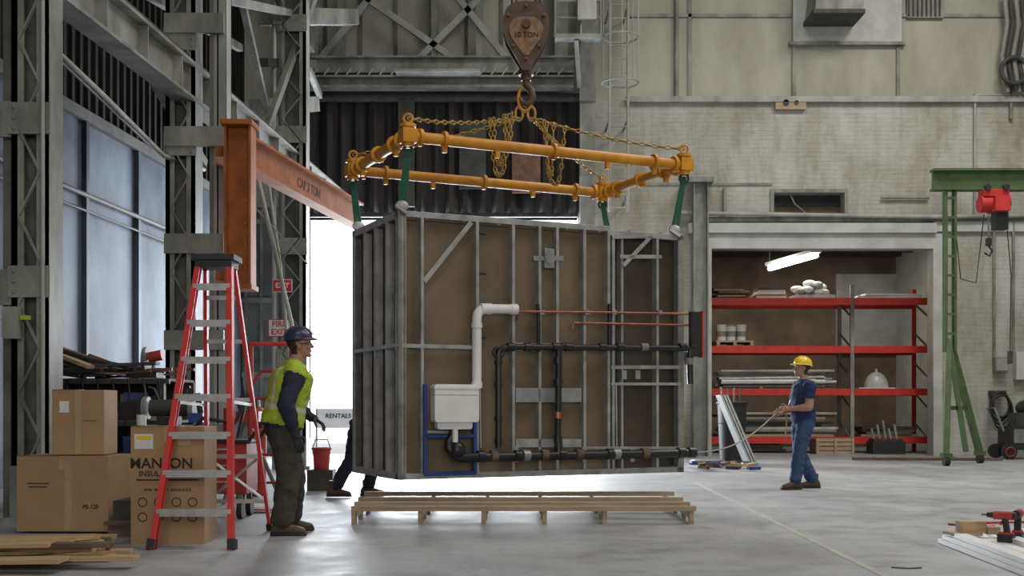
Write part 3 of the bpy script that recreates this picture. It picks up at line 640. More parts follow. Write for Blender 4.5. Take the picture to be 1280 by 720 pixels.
b.prism([V((x,-.17,z)) for x,z in rr(x0,x1,z0+.04,z1)],(0,.12,0),'white'); b.prism([V((x,-.14,z)) for x,z in rr(x0+.04,x1-.06,z0-.03,z0+.09)],(0,.09,0),'white')
b.bb((x0-.01,-.18,z1-.05),(x1+.01,-.05,z1-.02),'white'); b.bb((x0-.005,-.175,z1-.11),(x1+.005,-.05,z1-.1),'plast'); b.cyl(((x0+x1)/2,-.11,z0-.16),((x0+x1)/2,-.11,z0),.03,'white')
b.build(.006)
# ---------------------------------------------------------------- spreader frame
Z=3.84; c0=V((-1.05,11.7,Z)); ex=V((math.cos(th),math.sin(th),0)); ey=V((-math.sin(th),math.cos(th),0)); SL,SW=3.3,1.86
C=[c0,c0+ex*SL,c0+ex*SL+ey*SW,c0+ey*SW]
b=MB('lifting_spreader_frame')
for i,j,o in((0,1,ex),(3,2,ex),(0,3,ey),(1,2,ey)):
    a,c=C[i],C[j]; L=(c-a).length; d=(c-a).normalized(); b.cyl(a-d*.05,c+d*.05,.058,'yellow')
    for t in((.04,.12,.5,.88,.96) if L>3 else(.1,.22,.5,.8,.9)): b.cyl(a+d*(L*t-.018),a+d*(L*t+.018),.09,'yellow')
    for t in((.12,.3,.7,.88) if L>3 else(.2,.8)): b.box(a+d*L*t+V((0,0,-.09)),(.05,.05,.08),'yellow',Matrix.Rotation(th,3,'Z'))
for c in C:
    b.cyl(c+V((0,0,-.11)),c+V((0,0,.13)),.065,'yellow'); b.cyl(c+V((0,0,.09)),c+V((0,0,.12)),.085,'yellow'); b.box(c,(.16,.16,.14),'yellow',Matrix.Rotation(th,3,'Z'))
    b.torus(c+V((0,0,.18)),.045,.014,(1,0,0),(0,0,1),'yellow')
    b.torus(c+V((0,0,-.15)),.05,.015,(1,0,0),(0,0,1),'steeldark')
b.build(.006)
AP=V((.15,13.2,4.62))
b=MB('lifting_chain_sling')
b.torus(AP,.1,.02,(1,0,0),(0,0,1),'yellow',sx=.8,sy=1.4)
for s in(-1,1): b.torus(AP+V((s*.07,0,-.17)),.06,.016,(1,0,0),(0,0,1),'chain',sx=.7,sy=1.3)
for i,c in enumerate(C):
    a=AP+V(((-1 if i in(0,3) else 1)*.07,0,-.22)); q=c+V((0,0,.18)); m=(a+q)/2+V((0,0,-.05))
    q1=a*.75+q*.25+V((0,0,-.035)); q3=a*.25+q*.75+V((0,0,-.04))
    b.chain([a,q1,m,q3,q],'chain',.065,.009)
def loop(p0,p1,depth,n=9):
    pts=[]
    for i in range(n+1):
        t=i/n; p=p0.lerp(p1,t); pts.append(p+V((0,0,-depth*(1-abs(2*t-1)**3))))
    b.chain(pts,'chain',.06,.009)
g=lambda px,py: S(px,py,12.6)
loop(g(612,148),g(637,142),.64); loop(g(617,147),g(633,143),.52); loop(g(630,143),g(640,140),.4); loop(g(680,150),g(706,158),.66); loop(g(683,152),g(692,155),.56)
b.build()
b=MB('lifting_strap')
tops=[A+V((0,0,PH))+ex*.06+ey*.05,A+V((0,0,PH-.03))+ex*(PW-.1)+ey*.05,A+V((0,0,PH))+ex*(PW-.1)+ey*(PD-.05),A+V((0,0,PH))+ex*.06+ey*(PD-.05)]
for c,t in zip(C,tops):
    for o in(-.018,.018): b.beam(c+V((o*.6,0,-.13)),t+V((o*1.4,0,.02)),.04,.012,'strap',(0,1,0))
    b.ell(t+V((0,-.02,.05)),(.07,.06,.055),'plast',nu=10,nv=6); b.beam(t+V((-.05,-.06,.05)),t+V((.06,-.07,-.03)),.05,.03,'plast')
b.build()
b=MB('crane_hook_block'); hc=V((.16,13.2,0)); k=13.2/F
prof=[(0,6),(14,7),(24,14),(28.5,26),(28.5,40),(25,54),(17,69),(9,82),(5,92)]
pr=[(hc.x+x*k,H+(510-y)*k) for x,y in prof]+[(hc.x-x*k,H+(510-y)*k) for x,y in prof[::-1]]
b.prism([V((x,13.2-.13,z)) for x,z in pr],(0,.03,0),'hook'); b.prism([V((x,13.2+.10,z)) for x,z in pr],(0,.03,0),'hook')
zc=H+(510-36)*k
b.cyl((hc.x,13.1,zc),(hc.x,13.3,zc),.21,'steeldark',n=28); b.cyl((hc.x,13.0,zc),(hc.x,13.4,zc),.05,'hook')
pr2=[(hc.x+(x-hc.x)*.72,zc+(z-zc)*.55-.06) for x,z in pr]; b.prism([V((x,13.2-.145,z)) for x,z in pr2],(0,.016,0),'tan')
b.text('10 TON',.08,Matrix.Translation(V((hc.x,13.2-.148,zc-.14)))@Matrix.Rotation(math.pi/2,4,'X'),'print')
for x,y in((-22,24),(22,24),(0,12),(0,78),(-16,62),(16,62)): b.cyl((hc.x+x*k,13.03,H+(510-y)*k),(hc.x+x*k,13.09,H+(510-y)*k),.02,'rust',n=8)
zt=H+(510-88)*k; b.cyl((hc.x,13.2,zt-.12),(hc.x,13.2,zt+.1),.06,'hook'); b.cyl((hc.x,13.2,zt-.06),(hc.x,13.2,zt),.09,'hook')
hk=[(0,-.1),(.0,-.17),(.05,-.22),(.075,-.29),(.05,-.36),(0,-.385),(-.055,-.36),(-.08,-.3)]
b.path([V((hc.x+x,13.2,zt+z+.0)) for x,z in hk],[.045,.042,.04,.042,.045,.04,.03,.015],'hook')
for dx in(-.16,-.11,.11,.16): b.cyl((hc.x+dx,13.2,zc+.0),(hc.x+dx,13.2,CEIL-.2),.012,'steeldark',n=6)
b.build()
b=MB('timber_skid')
for i,y in enumerate((11.0,11.5,12.1,12.9)):
    b.bb((-1.52-.04*i,y-.045,.125),(1.74+.02*i,y+.045,.17),'woodp')
for x in(-1.50,-.87,-.27,.31,.88,1.70):
    b.bb((x-.02,10.97,.0),(x+.02,11.07,.124),'woodp')
    b.bb((x-.02,11.07,.06),(x+.02,12.92,.124),'woodp')
    for y in(11.5,12.1,12.88): b.bb((x-.02,y-.04,0),(x+.02,y+.04,.06),'woodp')
b.build()
# ================================================================= LADDER
b=MB('step_ladder')
Tz=2.30; 
fl0,fr0=V((-2.80,9.0,0)),V((-2.17,9.0,0)); fl1,fr1=V((-2.57,9.5,Tz)),V((-2.30,9.5,Tz))
rl0,rr0=V((-2.74,10.42,0)),V((-2.17,10.42,0)); rl1,rr1=V((-2.55,9.66,Tz-.05)),V((-2.31,9.66,Tz-.05))
for a,c,sx in((fl0,fl1,1),(fr0,fr1,-1)):
    b.beam(a,c,.025,.075,'ladred',(0,1,0)); 
    for o in(-.033,.033): b.beam(a+V((sx*.012,o,0)),c+V((sx*.012,o,0)),.04,.01,'ladred',(0,1,0))
    b.beam(a,a.lerp(c,.035),.06,.1,'black',(0,1,0))
for a,c in((rl0,rl1),(rr0,rr1)):
    b.beam(a,c,.03,.05,'ladred',(0,1,0)); b.beam(a,a.lerp(c,.03),.05,.08,'black',(0,1,0))
b.box(((fl1+fr1)/2+V((0,.07,.03))),(.35,.30,.045),'black'); b.box(((fl1+fr1)/2+V((0,.07,-.02))),(.30,.24,.06),'black')
for i in range(1,8):
    t=i*.3/Tz; p=fl0.lerp(fl1,t);q=fr0.lerp(fr1,t); b.beam(p,q,.085,.022,'alu'); b.beam(p+V((0,-.04,-.02)),q+V((0,-.04,-.02)),.006,.05,'alu')
for t in(.12,.3,.52,.74,.9): b.beam(rl0.lerp(rl1,t),rr0.lerp(rr1,t),.03,.035,'alu')
b.beam(rl0.lerp(rl1,.12),rr0.lerp(rr1,.3),.02,.02,'alu'); b.beam(rr0.lerp(rr1,.12),rl0.lerp(rl1,.3),.02,.02,'alu')
for s in((fl0,fl1,rl0,rl1),(fr0,fr1,rr0,rr1)): b.beam(s[0].lerp(s[1],.5),s[2].lerp(s[3],.5),.008,.025,'alu',(0,0,1))
b.build()
# ================================================================= LEFT CLUTTER
def carton(name,x0,x1,y0,y1,z0,z1,rot=0,txt=()):
    c=V(((x0+x1)/2,(y0+y1)/2,z0)); T=Matrix.Translation(c)@Matrix.Rotation(rot,4,'Z'); b=MB(name,T); w,d,h=x1-x0,y1-y0,z1-z0
    b.box((0,0,h/2),(w,d,h),'card')
    b.box((0,0,h),(.06,d+.003,.003),'card2'); b.box((0,-d/2-.001,h-.06),(.06,.003,.12),'card2'); b.box((0,0,h+.001),(.004,d,.004),'print')
    b.box((-w/4,-d/2,h+.0015),(w/2-.01,.01,.004),'wooddk')
    for t,s,x,z in txt: b.text(t,s,Matrix.Translation((x,-d/2-.002,z))@Matrix.Rotation(math.pi/2,4,'X'),'print')
    return b
b=carton('insulation_carton',-3.08,-2.49,9.36,9.80,0,.95,.03,[('MANSON',.118,-.05,.615),('INSULATION',.062,-.05,.55),('WISE  ROBUST  ASSURANCE',.03,0,.43)])
dd=-.222
for x in(-.2,-.07,.07,.2): b.torus((x,dd,.34),.035,.004,(1,0,0),(0,0,1),'print',n=16,m=4); b.torus((x,dd,.22),.035,.004,(1,0,0),(0,0,1),'print',n=16,m=4)
b.box((-.19,dd,.83),(.15,.004,.12),'signw'); b.box((-.19,dd-.002,.86),(.12,.004,.03),'hatyel'); b.box((.13,dd,.85),(.1,.004,.1),'card2'); b.box((0,dd,.52),(.5,.003,.012),'print'); b.build()
b=carton('cardboard_box',-4.33,-3.52,10.15,10.7,.02,.68,-.03); b.box((.05,-.277,.33),(.06,.003,.64),'card2'); b.text('PS-120',.05,Matrix.Translation((.25,-.278,.2))@Matrix.Rotation(math.pi/2,4,'X'),'print'); b.box((-.22,-.277,.42),(.2,.003,.008),'print'); b.box((-.22,-.277,.39),(.16,.003,.008),'print'); b.build()
b=carton('cardboard_box',-4.05,-3.6,10.2,10.6,.69,1.26,.05); b.box((-.12,-.202,.42),(.08,.004,.1),'signw'); b.box((.1,-.202,.3),(.12,.004,.003),'print'); b.box((0,-.202,.28),(.05,.004,.55),'card2'); b.build()
b=MB('shipping_pallet')
b.bb((-3.45,9.9,.0),(-3.12,10.6,.1),'wooddk'); b.bb((-3.48,9.88,.1),(-3.10,10.62,.13),'wooddk'); b.bb((-3.44,10,.13),(-3.14,10.5,.3),'steeldark'); b.build()
b=MB('lumber_pile')
for i in range(16):
    y0=random.uniform(7.8,8.9); L=random.uniform(1.2,1.8); z=.03+.035*(i//4)+random.random()*.01; x0=-4.6+random.random()*.3; a=random.uniform(-.04,.2)
    b.beam((x0,y0-.1,z),(x0+L,y0-.1+L*a,z+random.uniform(0,.02)),random.choice([.09,.14,.2]),.03,random.choice(['wood','wood','woodp','wooddk']))
for i in range(4): b.beam((-4.2,7.75+.03*i,.05+.035*i),(-2.9-.05*i,8.45+.03*i,.05+.035*i),.16,.03,'wood')
b.build(.002)
b=MB('cluttered_workbench')
xr0,xr1=-5.3,-3.80; yb=12.9; zt=1.42
for x in(xr0,xr1-.1):
    for y in(yb,yb+.9): b.box((x,y,zt/2),(.08,.08,zt),'steeldark')
for z in(.5,.95,zt): 
    b.bb((xr0,yb-.05,z-.05),(xr1,yb+.0,z),'steeldark'); b.bb((xr0,yb,z-.02),(xr1,yb+.95,z+.01),'wooddk')
b.bb((xr0,yb+.96,0),(xr1,yb+.99,zt+.0),'steeldark')
for i in range(44):
    u=random.random(); x0=xr0-.2+u*.8; L=random.uniform(.4,1.1); hgt=zt+.04+random.random()*.42*(1-u*.8); y=yb+random.uniform(-.05,.8)
    b.beam((x0,y,hgt+random.uniform(-.03,.1)),(min(x0+L,xr1+.15),y+random.uniform(-.3,.3),zt+.04+random.random()*.14),random.uniform(.04,.15),random.uniform(.02,.05),random.choice(['wooddk','wooddk','steeldark','rust','black','woodp','steelgray']))
for i in range(32):
    z=random.choice([.51,.96]); h=random.uniform(.08,.36); x=random.uniform(xr0+.1,xr1-.1); y=yb+random.uniform(.1,.6)
    if i%3==0: b.cyl((x,y,z),(x,y,z+h),random.uniform(.04,.09),random.choice(['steelgray','cartred','white','black','rust']))
    else: b.box((x,y,z+h/2),(random.uniform(.08,.3),.2,h),random.choice(['wooddk','steelgray','card','plast','steeldark','blue','black']),Matrix.Rotation(random.random()*.6,3,'Z'))
for i in range(8):
    x=xr0+.2+i*.17; b.path([(x,yb-.06,zt),(x+.03,yb-.1,zt-.15),(x-.03,yb-.09,zt-.3-.1*(i%3))],.012,'black',n=6)
# miter saw, clamp and orange tool on top
c=V((-4.15,yb+.2,zt)); b.cyl(c+V((0,0,.22)),c+V((.04,0,.22)),.15,'steelgray',n=20); b.box(c+V((-.02,0,.05)),(.4,.3,.06),'black'); b.cyl(c+V((.05,0,.25)),c+V((.2,0,.28)),.06,'cartred')
b.build()
b=MB('scrap_bin')
b.bb((-5.0,12.1,0),(-4.2,12.7,.45),'steeldark')
for i in range(22): b.beam((random.uniform(-4.95,-4.3),random.uniform(12.15,12.6),.4),(random.uniform(-5.05,-4.1),random.uniform(12.1,12.7),random.uniform(.6,1.3)),random.uniform(.03,.09),.03,random.choice(['wooddk','steeldark','woodp','steelgray','white']))
b.build()
b=MB('bench_grinder'); c=V((-3.60,12.2,0))
b.box(c+V((0,0,.44)),(.44,.4,.88),'wooddk'); b.box(c+V((0,0,.9)),(.62,.5,.04),'wooddk'); b.box(c+V((0,-.21,.5)),(.3,.02,.12),'steelgray')
b.cyl(c+V((-.2,0,1.10)),c+V((.2,0,1.10)),.09,'steeldark')
for s in(-1,1): b.cyl(c+V((s*.22,0,1.10)),c+V((s*.27,0,1.10)),.12,'steelgray',n=20); b.path([c+V((s*.1,0,1.15)),c+V((s*.16,-.02,1.30)),c+V((s*.22,-.02,1.32))],.015,'black')
b.box(c+V((0,0,.96)),(.2,.2,.1),'black'); b.cyl(c+V((-.25,-.15,.92)),c+V((-.25,-.15,1.03)),.05,'white'); b.build()
b=MB('paper_bag'); b.ell((-3.2,11.2,.14),(.2,.15,.14),'plast',nu=10,nv=6); b.box((-3.2,11.2,.05),(.34,.26,.1),'plast'); b.build()
b=MB('tool_cart'); T=V((-2.95,11.7,0))
b.box(T+V((0,0,.5)),(.66,.5,.5),'cartred')
for i in range(3): b.box(T+V((0,-.255,.33+i*.16)),(.6,.012,.14),'cartred'); b.box(T+V((0,-.27,.37+i*.16)),(.3,.02,.02),'alu')
b.box(T+V((0,0,.77)),(.7,.54,.03),'black'); b.path(fillet([T+V((.33,-.2,.75)),T+V((.5,-.2,1.0)),T+V((.5,.2,1.0)),T+V((.33,.2,.75))],.06),.018,'black')
for sx in(-.26,.26):
    for sy in(-.2,.2): b.cyl(T+V((sx-.025,sy,.09)),T+V((sx+.025,sy,.09)),.09,'black'); b.beam(T+V((sx,sy,.1)),T+V((sx,sy,.26)),.04,.04,'steelgray')
b.box(T+V((-.1,0,.86)),(.3,.2,.16),'steelgray'); b.cyl(T+V((.1,0,.79)),T+V((.1,0,1.1)),.06,'cartred'); b.cyl(T+V((-.2,.1,.94)),T+V((-.25,.1,1.25)),.03,'black'); b.path([T+V((.18,0,.8)),T+V((.25,.05,1.15)),T+V((.2,.1,1.4))],.015,'black')
b.box(T+V((-.2,-.1,1.0)),(.14,.12,.1),'blue'); b.path([T+V((-.3,-.2,.8)),T+V((-.1,-.25,1.0)),T+V((.2,-.2,.95)),T+V((.3,-.1,1.2))],.02,'black'); b.build(.005)
b=MB('hand_truck'); T=V((-2.62,12.4,0))
for s in(-.2,.2): b.path(fillet([T+V((s,0,.12)),T+V((s,.12,1.35)),T+V((s*.5,.22,1.5))],.08),.02,'cartred')
b.cyl(T+V((-.1,.22,1.5)),T+V((.1,.22,1.5)),.02,'cartred')
for z in(.3,.6,.9,1.2): b.cyl(T+V((-.2,.1*z,z)),T+V((.2,.1*z,z)),.014,'cartred')
b.box(T+V((0,-.1,.03)),(.4,.24,.015),'cartred')
for s in(-.26,.26): b.cyl(T+V((s-.03,.1,.13)),T+V((s+.03,.1,.13)),.13,'black')
b.build()
b=MB('tripod_pipe_vise'); T=V((-3.1,13.6,0))
for a in(0,2.1,4.2): b.cyl(T+V((.4*math.cos(a),.4*math.sin(a),0)),T+V((0,0,.95)),.025,'steelgray')
b.box(T+V((0,0,1.0)),(.3,.2,.12),'cartred'); b.torus(T+V((0,0,1.15)),.1,.025,(1,0,0),(0,0,1),'steeldark'); b.cyl(T+V((0,0,1.2)),T+V((0,0,1.4)),.015,'steelgray'); b.build()
b=MB('red_bucket'); c=S(402,0,15.5); c.z=0
b.box(c+V((0,0,.14)),(.34,.3,.28),'steeldark'); b.cyl(c+V((0,0,.28)),c+V((0,0,.56)),.10,'cartred',r2=.125,n=20); b.torus(c+V((0,0,.56)),.125,.012,(1,0,0),(0,1,0),'cartred'); b.path([c+V((-.125,0,.54)),c+V((-.08,0,.68)),c+V((.08,0,.68)),c+V((.125,0,.54))],.008,'steelgray'); b.build()
b=MB('red_gas_cylinder'); c=S(322,0,14.5); c.z=0
b.cyl(c,c+V((0,0,1.0)),.11,'cartred',n=20); b.ell(c+V((0,0,1.0)),(.11,.11,.12),'cartred'); b.cyl(c+V((0,0,1.05)),c+V((0,0,1.2)),.03,'alu'); b.build()
b=MB('red_rail_stand'); b.cyl(S(312,430,16.5),S(366,430,16.5),.03,'signr')
for px in(314,364):
    p=S(px,430,16.5); b.cyl((p.x,p.y,0),p,.03,'cartred')
b.build()
b=MB('rental_banner'); c=S(420,520,24); b.box(c+V((0,0,-.05)),(.8,.02,.4),'signw'); b.text('RENTALS',.13,Matrix.Translation(c+V((.05,-.015,-.04)))@Matrix.Rotation(math.pi/2,4,'X'),'print')
for s in(-.4,.4): b.cyl((c.x+s,c.y,0),(c.x+s,c.y,c.z+.15),.02,'steellight')
b.build()
# ================================================================= PEOPLE
def pdseg(p,a,c):
    d=c-a; t=max(0,min(1,(p-a).dot(d)/d.dot(d))); return (p-(a+d*t)).length,t
def capsule(mb,a,c,r1,r2): 
    mb.cyl(a,c,r1,'skin',r2=r2,n=14); mb.ell(a,(r1,)*3,'skin',nu=14,nv=10); mb.ell(c,(r2,)*3,'skin',nu=14,nv=10)
def hand(out,w,d,n,s,curl,k,sc=1.0):
    d=d.normalized(); n=(n-d*n.dot(d)).normalized(); s=(s-d*s.dot(d)-n*s.dot(n)).normalized()
    t=MB('h'); 
    capsule(t,w-d*.02,w+d*.02,.027*sc,.029*sc)
    for o in(-.028,-.010,.010,.028): capsule(t,w+d*.02+s*o*.6,w+d*.088*sc+s*o,.016*sc,.0135*sc)
    for o,L in zip((.029,.010,-.010,-.028),(.072,.080,.074,.058)):
        p=w+d*.088*sc+s*o*sc; a=curl*.6+random.uniform(-.05,.05)
        for j,f in enumerate((.42,.32,.26)):
            dd=d*math.cos(a)+n*math.sin(a); q=p+dd*L*f*sc; capsule(t,p,q,.0095*sc-.0008*j,.009*sc-.001*j); p=q; a+=curl
    p=w+d*.025+s*.026*sc; q=p+(d*.55+s*.7+n*.35).normalized()*.042*sc; e=q+(d*.8+s*.15+n*.5).normalized()*.032*sc; g2=e+(d*.8-s*.1+n*.55).normalized()*.024*sc
    capsule(t,p,q,.016*sc,.012*sc); capsule(t,q,e,.0115*sc,.0105*sc); capsule(t,e,g2,.0105*sc,.009*sc)
    vs,ns,fs=remesh(t,.0042,2); out.add(vs,fs,k,True)
def boot(out,an,dr,pitch=0):
    dr=V((dr[0],dr[1],0)).normalized(); sd_=V((-dr.y,dr.x,0)); base=V((an.x,an.y,an.z-.09))
    R=Matrix.Rotation(pitch,3,sd_)
    def ring(f,hw,h,zb=0):
        o=[]
        for i in range(14):
            a=2*math.pi*i/14; ca,sa=math.cos(a),math.sin(a)
            z=zb+h/2+ (h/2)*math.copysign(abs(sa)**.7,sa); o.append(base+R@(dr*f+sd_*hw*math.copysign(abs(ca)**.7,ca)+V((0,0,z))))
        return o
    out.rings([ring(f,w,h,.015) for f,w,h in((-.09,.025,.05),(-.075,.038,.09),(-.03,.044,.12),(.03,.045,.115),(.08,.048,.085),(.14,.052,.065),(.18,.046,.055),(.205,.025,.035))],'boot')
    out.rings([ring(f,w,.028,0) for f,w in((-.095,.02),(-.08,.042),(0,.042),(.08,.052),(.15,.056),(.19,.048),(.215,.02))],'sole')
    out.cyl(base+R@V((0,0,.08))-dr*.01,base+R@V((0,0,.2))-dr*.01,.052,'boot',r2=.056)
    for f in(.03,.055,.08): out.beam(base+R@(dr*f+sd_*.03+V((0,0,.118-.3*f+.012))),base+R@(dr*f-sd_*.03+V((0,0,.118-.3*f+.012))),.008,.006,'sole')
def person(name,loc,yaw,J,outfit,hat,hyaw=0,hpitch=0,lean=0.0,tw=0,scale=1.0,gloves=False,hands=((.35,None),(.35,None)),bulk=0.0):
    T=Matrix.Translation(V(loc))@Matrix.Rotation(yaw,4,'Z')@Matrix.Scale(scale,4)
    out=MB(name,T); hip=J.get('hip',V((0,0,.95)))
    up=V((math.sin(lean),0,math.cos(lean)))
    def tp(z): return hip+up*(z-.95) if z>.95 else hip+V((0,0,z-.95))
    fw=V((math.cos(lean),0,-math.sin(lean)))
    body=MB('b'); Rr=[]
    for z,a,c_ in((.84,.085,.13),(.88,.115,.165),(.95,.125,.175),(1.03,.118,.165),(1.12,.115,.158),(1.22,.12,.168),(1.33,.125,.185),(1.40,.115,.19),(1.45,.09,.165),(1.49,.065,.10),(1.53,.055,.06)):
        if .9<z<1.42: a+=bulk; c_+=bulk
        c=tp(z)+fw*(.012 if z>1.2 else 0); t=tw*max(0,(z-.95))/.5
        sdv=V((-math.sin(t)*1,math.cos(t),0)); f2=V((fw.x*math.cos(t),math.sin(t),fw.z))
        Rr.append([c+f2*a*math.cos(2*math.pi*i/24)+sdv*c_*math.sin(2*math.pi*i/24) for i in range(24)])
    body.rings(Rr,'skin'); 
    neck0=tp(1.46); neck1=tp(1.58)+fw*.02; capsule(body,neck0,neck1,.062,.056)
    segs=[('torso',tp(.95),tp(1.40),.15+bulk),('neck',neck0+up*.02,neck1+up*.03,.055)]
    B=bulk*.6
    for sfx,sg in(('L',1),('R',-1)):
        sdv=V((-math.sin(tw),math.cos(tw),0)); sh=tp(1.41)+sdv*sg*(.185+bulk*.5); el,wr=J['el'+sfx],J['wr'+sfx]; hp=hip+V((0,sg*.092,-.04)); kn,an=J['kn'+sfx],J['an'+sfx]
        capsule(body,tp(1.42)+sdv*sg*.09,sh,.075,.068); capsule(body,sh,sh.lerp(el,.5),.068+B*.6,.056+B*.6); capsule(body,sh.lerp(el,.5),el,.056+B*.6,.047+B*.6); capsule(body,el,el.lerp(wr,.35),.047+B*.6,.045+B*.6); capsule(body,el.lerp(wr,.35),wr,.045+B*.6,.030)
        capsule(body,hp,hp.lerp(kn,.5),.1+B,.085+B); capsule(body,hp.lerp(kn,.5),kn,.085+B,.066+B); capsule(body,kn,kn.lerp(an,.35),.066+B,.068+B); capsule(body,kn.lerp(an,.35),an+(kn-an)*.12,.068+B,.06+B)
        segs+=[('ua',sh,el,.06),('fa',el,wr,.038),('leg',hp,kn,.085+B),('leg',kn,an,.062+B)]
    vs,ns,fs=remesh(body,.012,3)
    lab=[]
    for p in vs:
        best=None
        for nm,a,c,r in segs:
            dd,t=pdseg(p,a,c); dd-=r
            if best is None or dd<best[0]: best=(dd,nm,t)
        hz=(p-hip).dot(up)+.95
        lab.append((best[1],best[2],hz,(p-hip).dot(fw),p.y))
    nv=[]
    for p,n,l in zip(vs,ns,lab):
        k,off=outfit(*l); nz=noise.noise(V((p.x*11,p.y*11,p.z*17)))*.012+noise.noise(p*31)*.004
        nv.append(p+n*(off+(nz if k not in('skin',) else 0)))
    ks=[]
    for f in fs:
        L=[lab[i] for i in f]; l0=L[0]; ks.append(outfit(l0[0],sum(x[1] for x in L)/len(L) if all(x[0]==l0[0] for x in L) else l0[1],sum(x[2] for x in L)/len(L),l0[3],l0[4])[0])
    out.add(nv,fs,ks,True)
    for (curl,ns_),sfx,sg in zip(hands,'LR',(1,-1)):
        el,wr=J['el'+sfx],J['wr'+sfx]; d=(wr-el).normalized()
        n=ns_[0] if ns_ else V((0,-sg,0)); s=ns_[1] if ns_ else V((1,0,0))
        hd=ns_[2] if ns_ and len(ns_)>2 else d
        hand(out,wr+d*.02,hd,n,s,curl,'glove' if gloves else 'skin',1.08 if gloves else 1.0)
        if gloves: out.cyl(wr-d*.035,wr+d*.03,.036,'glove')
    for sfx in 'LR':
        boot(out,J['an'+sfx],J.get('foot'+sfx,(1,0)),J.get('pitch'+sfx,0))
    hcn=neck1+V((.02,0,.085)); HR=Matrix.Rotation(hyaw,3,'Z')@Matrix.Rotation(hpitch,3,'Y'); h=MB('hd')
    e=lambda c,r: h.ell(V(c),r,'skin',nu=20,nv=14)
    e((-.012,0,.035),(.096,.077,.085)); e((.018,0,-.02),(.074,.064,.092)); e((.03,0,-.07),(.052,.046,.042)); e((.072,0,-.093),(.02,.022,.018)); e((.075,0,.035),(.025,.055,.02))
    capsule(h,V((.09,0,.012)),V((.11,0,-.022)),.009,.0135); e((.098,.013,-.027),(.012,.009,.008)); e((.098,-.013,-.027),(.012,.009,.008))
    capsule(h,V((.088,-.018,-.052)),V((.088,.018,-.052)),.0075,.0075); capsule(h,V((.086,-.014,-.062)),V((.086,.014,-.062)),.008,.008)
    for s in(-1,1): e((.06,s*.038,-.022),(.03,.026,.022)); e((-.008,s*.077,-.008),(.02,.009,.033)); e((-.02,s*.082,.004),(.013,.006,.024))
    capsule(h,V((-.02,0,-.05)),V((-.03,0,-.13)),.056,.055)
    v2,n2,f2=remesh(h,.0055,2)
    ishair=lambda p: (p.z>.035+ .35*max(0,p.x) and p.x<.07) or (p.x<-.028 and p.z>-.075 and abs(p.y)<.075)
    nv=[hcn+HR@(p+(n*.007 if ishair(p) else V((0,0,0)))) for p,n in zip(v2,n2)]
    ks=['hair' if ishair(v2[f[0]]) else 'skin' for f in f2]; out.add(nv,f2,ks,True)
    def hp_(c): return hcn+HR@V(c)
    for s in(-1,1):
        out.ell(hp_((.078,s*.031,.008)),(.0125,.0125,.011),'eyew',nu=10,nv=8); out.ell(hp_((.088,s*.031,.008)),(.0045,.0055,.0055),'eyed',nu=8,nv=6)
        out.path([hp_((.093,s*.017,.026)),hp_((.094,s*.03,.030)),hp_((.084,s*.047,.025))],.0035,'hair',n=6)
    out.path([hp_((.0945,-.02,-.057)),hp_((.0965,0,-.056)),hp_((.0945,.02,-.057))],.0022,'boot',n=5)
    out.ell(hp_((-.008,0,.055)),(.125,.105,.11),hat,HR,nu=28,nv=10,z0=0.0)
    R_=[]
    for (sc_,zz) in((1.0,.055),(1.0,.048),(1.13,.046),(1.13,.052),(1.0,.06)):
        ring=[]
        for i in range(28):
            a=2*math.pi*i/28; ext=1+.22*max(0,math.cos(a))**2*(1 if sc_>1 else 0); ring.append(hp_((-.008+.125*sc_*ext*math.cos(a),.105*sc_*math.sin(a),zz-(.012*max(0,math.cos(a)) if sc_>1 else 0))))
        R_.append(ring)
    out.rings(R_,hat,cap=False)
    out.path([hp_((-.008+.128*math.cos(a),0,.055+.113*math.sin(a))) for a in [.25+i*(math.pi-.5)/10 for i in range(11)]],.009,hat,n=8)
    if hat=='hatblue':
        for s in(-1,1): out.path([hp_((.10,s*.03,.012)),hp_((.085,s*.07,.01)),hp_((.0,s*.086,.008))],.003,'black',n=6)
    return out.build()
def out_left(l,t,z,f,s):
    if l=='neck': return ('skin',0) if z>1.53 else ('navy',.004)
    if l=='leg' or z<.90: return ('pants',.010)
    if l in('ua',) and t>.12: return ('navy',.012)
    if l=='fa': return ('navy',.010)
    if z>1.52: return ('skin',0)
    if f>.05 and abs(s)<.09: return ('navy',.0)
    if 1.07<z<1.12: return ('reflect',.022)
    if z>1.12 and .095<abs(s)<.13: return ('reflect',.022)
    if z<.95: return ('navy',.012)
    return ('hivis',.022)
def out_right(l,t,z,f,s):
    if l=='neck': return ('skin',0) if z>1.5 else ('tee',.004)
    if l=='leg' or z<.93: return ('jeans',.008)
    if l=='ua': return ('tee',.014) if t<.62 else ('skin',-.002)
    if l=='fa': return ('skin',-.002)
    if z>1.515: return ('skin',0)
    return ('tee',.012)
def out_back(l,t,z,f,s):
    if l=='neck': return ('skin',0) if z>1.5 else ('navy',.004)
    if l=='leg' or z<.93: return ('jeansdk',.008)
    if z>1.515 and l=='torso': return ('skin',0)
    return ('navy',.01)
J=dict(hip=V((0,0,.95)),knL=V((.12,.12,.51)),anL=V((.10,.17,.09)),knR=V((.04,-.11,.50)),anR=V((-.03,-.15,.09)),footL=(1,.15),footR=(1,-.35),
 elR=V((-.02,-.31,1.13)),wrR=V((.06,-.30,.89)),elL=V((.10,.29,1.15)),wrL=V((.28,.14,1.02)))
person('worker_in_hivis_vest',(S(353,0,10.15).x,10.15,0),math.radians(20),J,out_left,'hatblue',hyaw=-.12,hpitch=-.10,lean=.18,scale=1.0,gloves=True,bulk=.045,
 hands=((.45,(V((0,-.3,-1)),V((.2,-1,.2)))),(.35,(V((-.2,1,0)),V((1,0,.2))))))
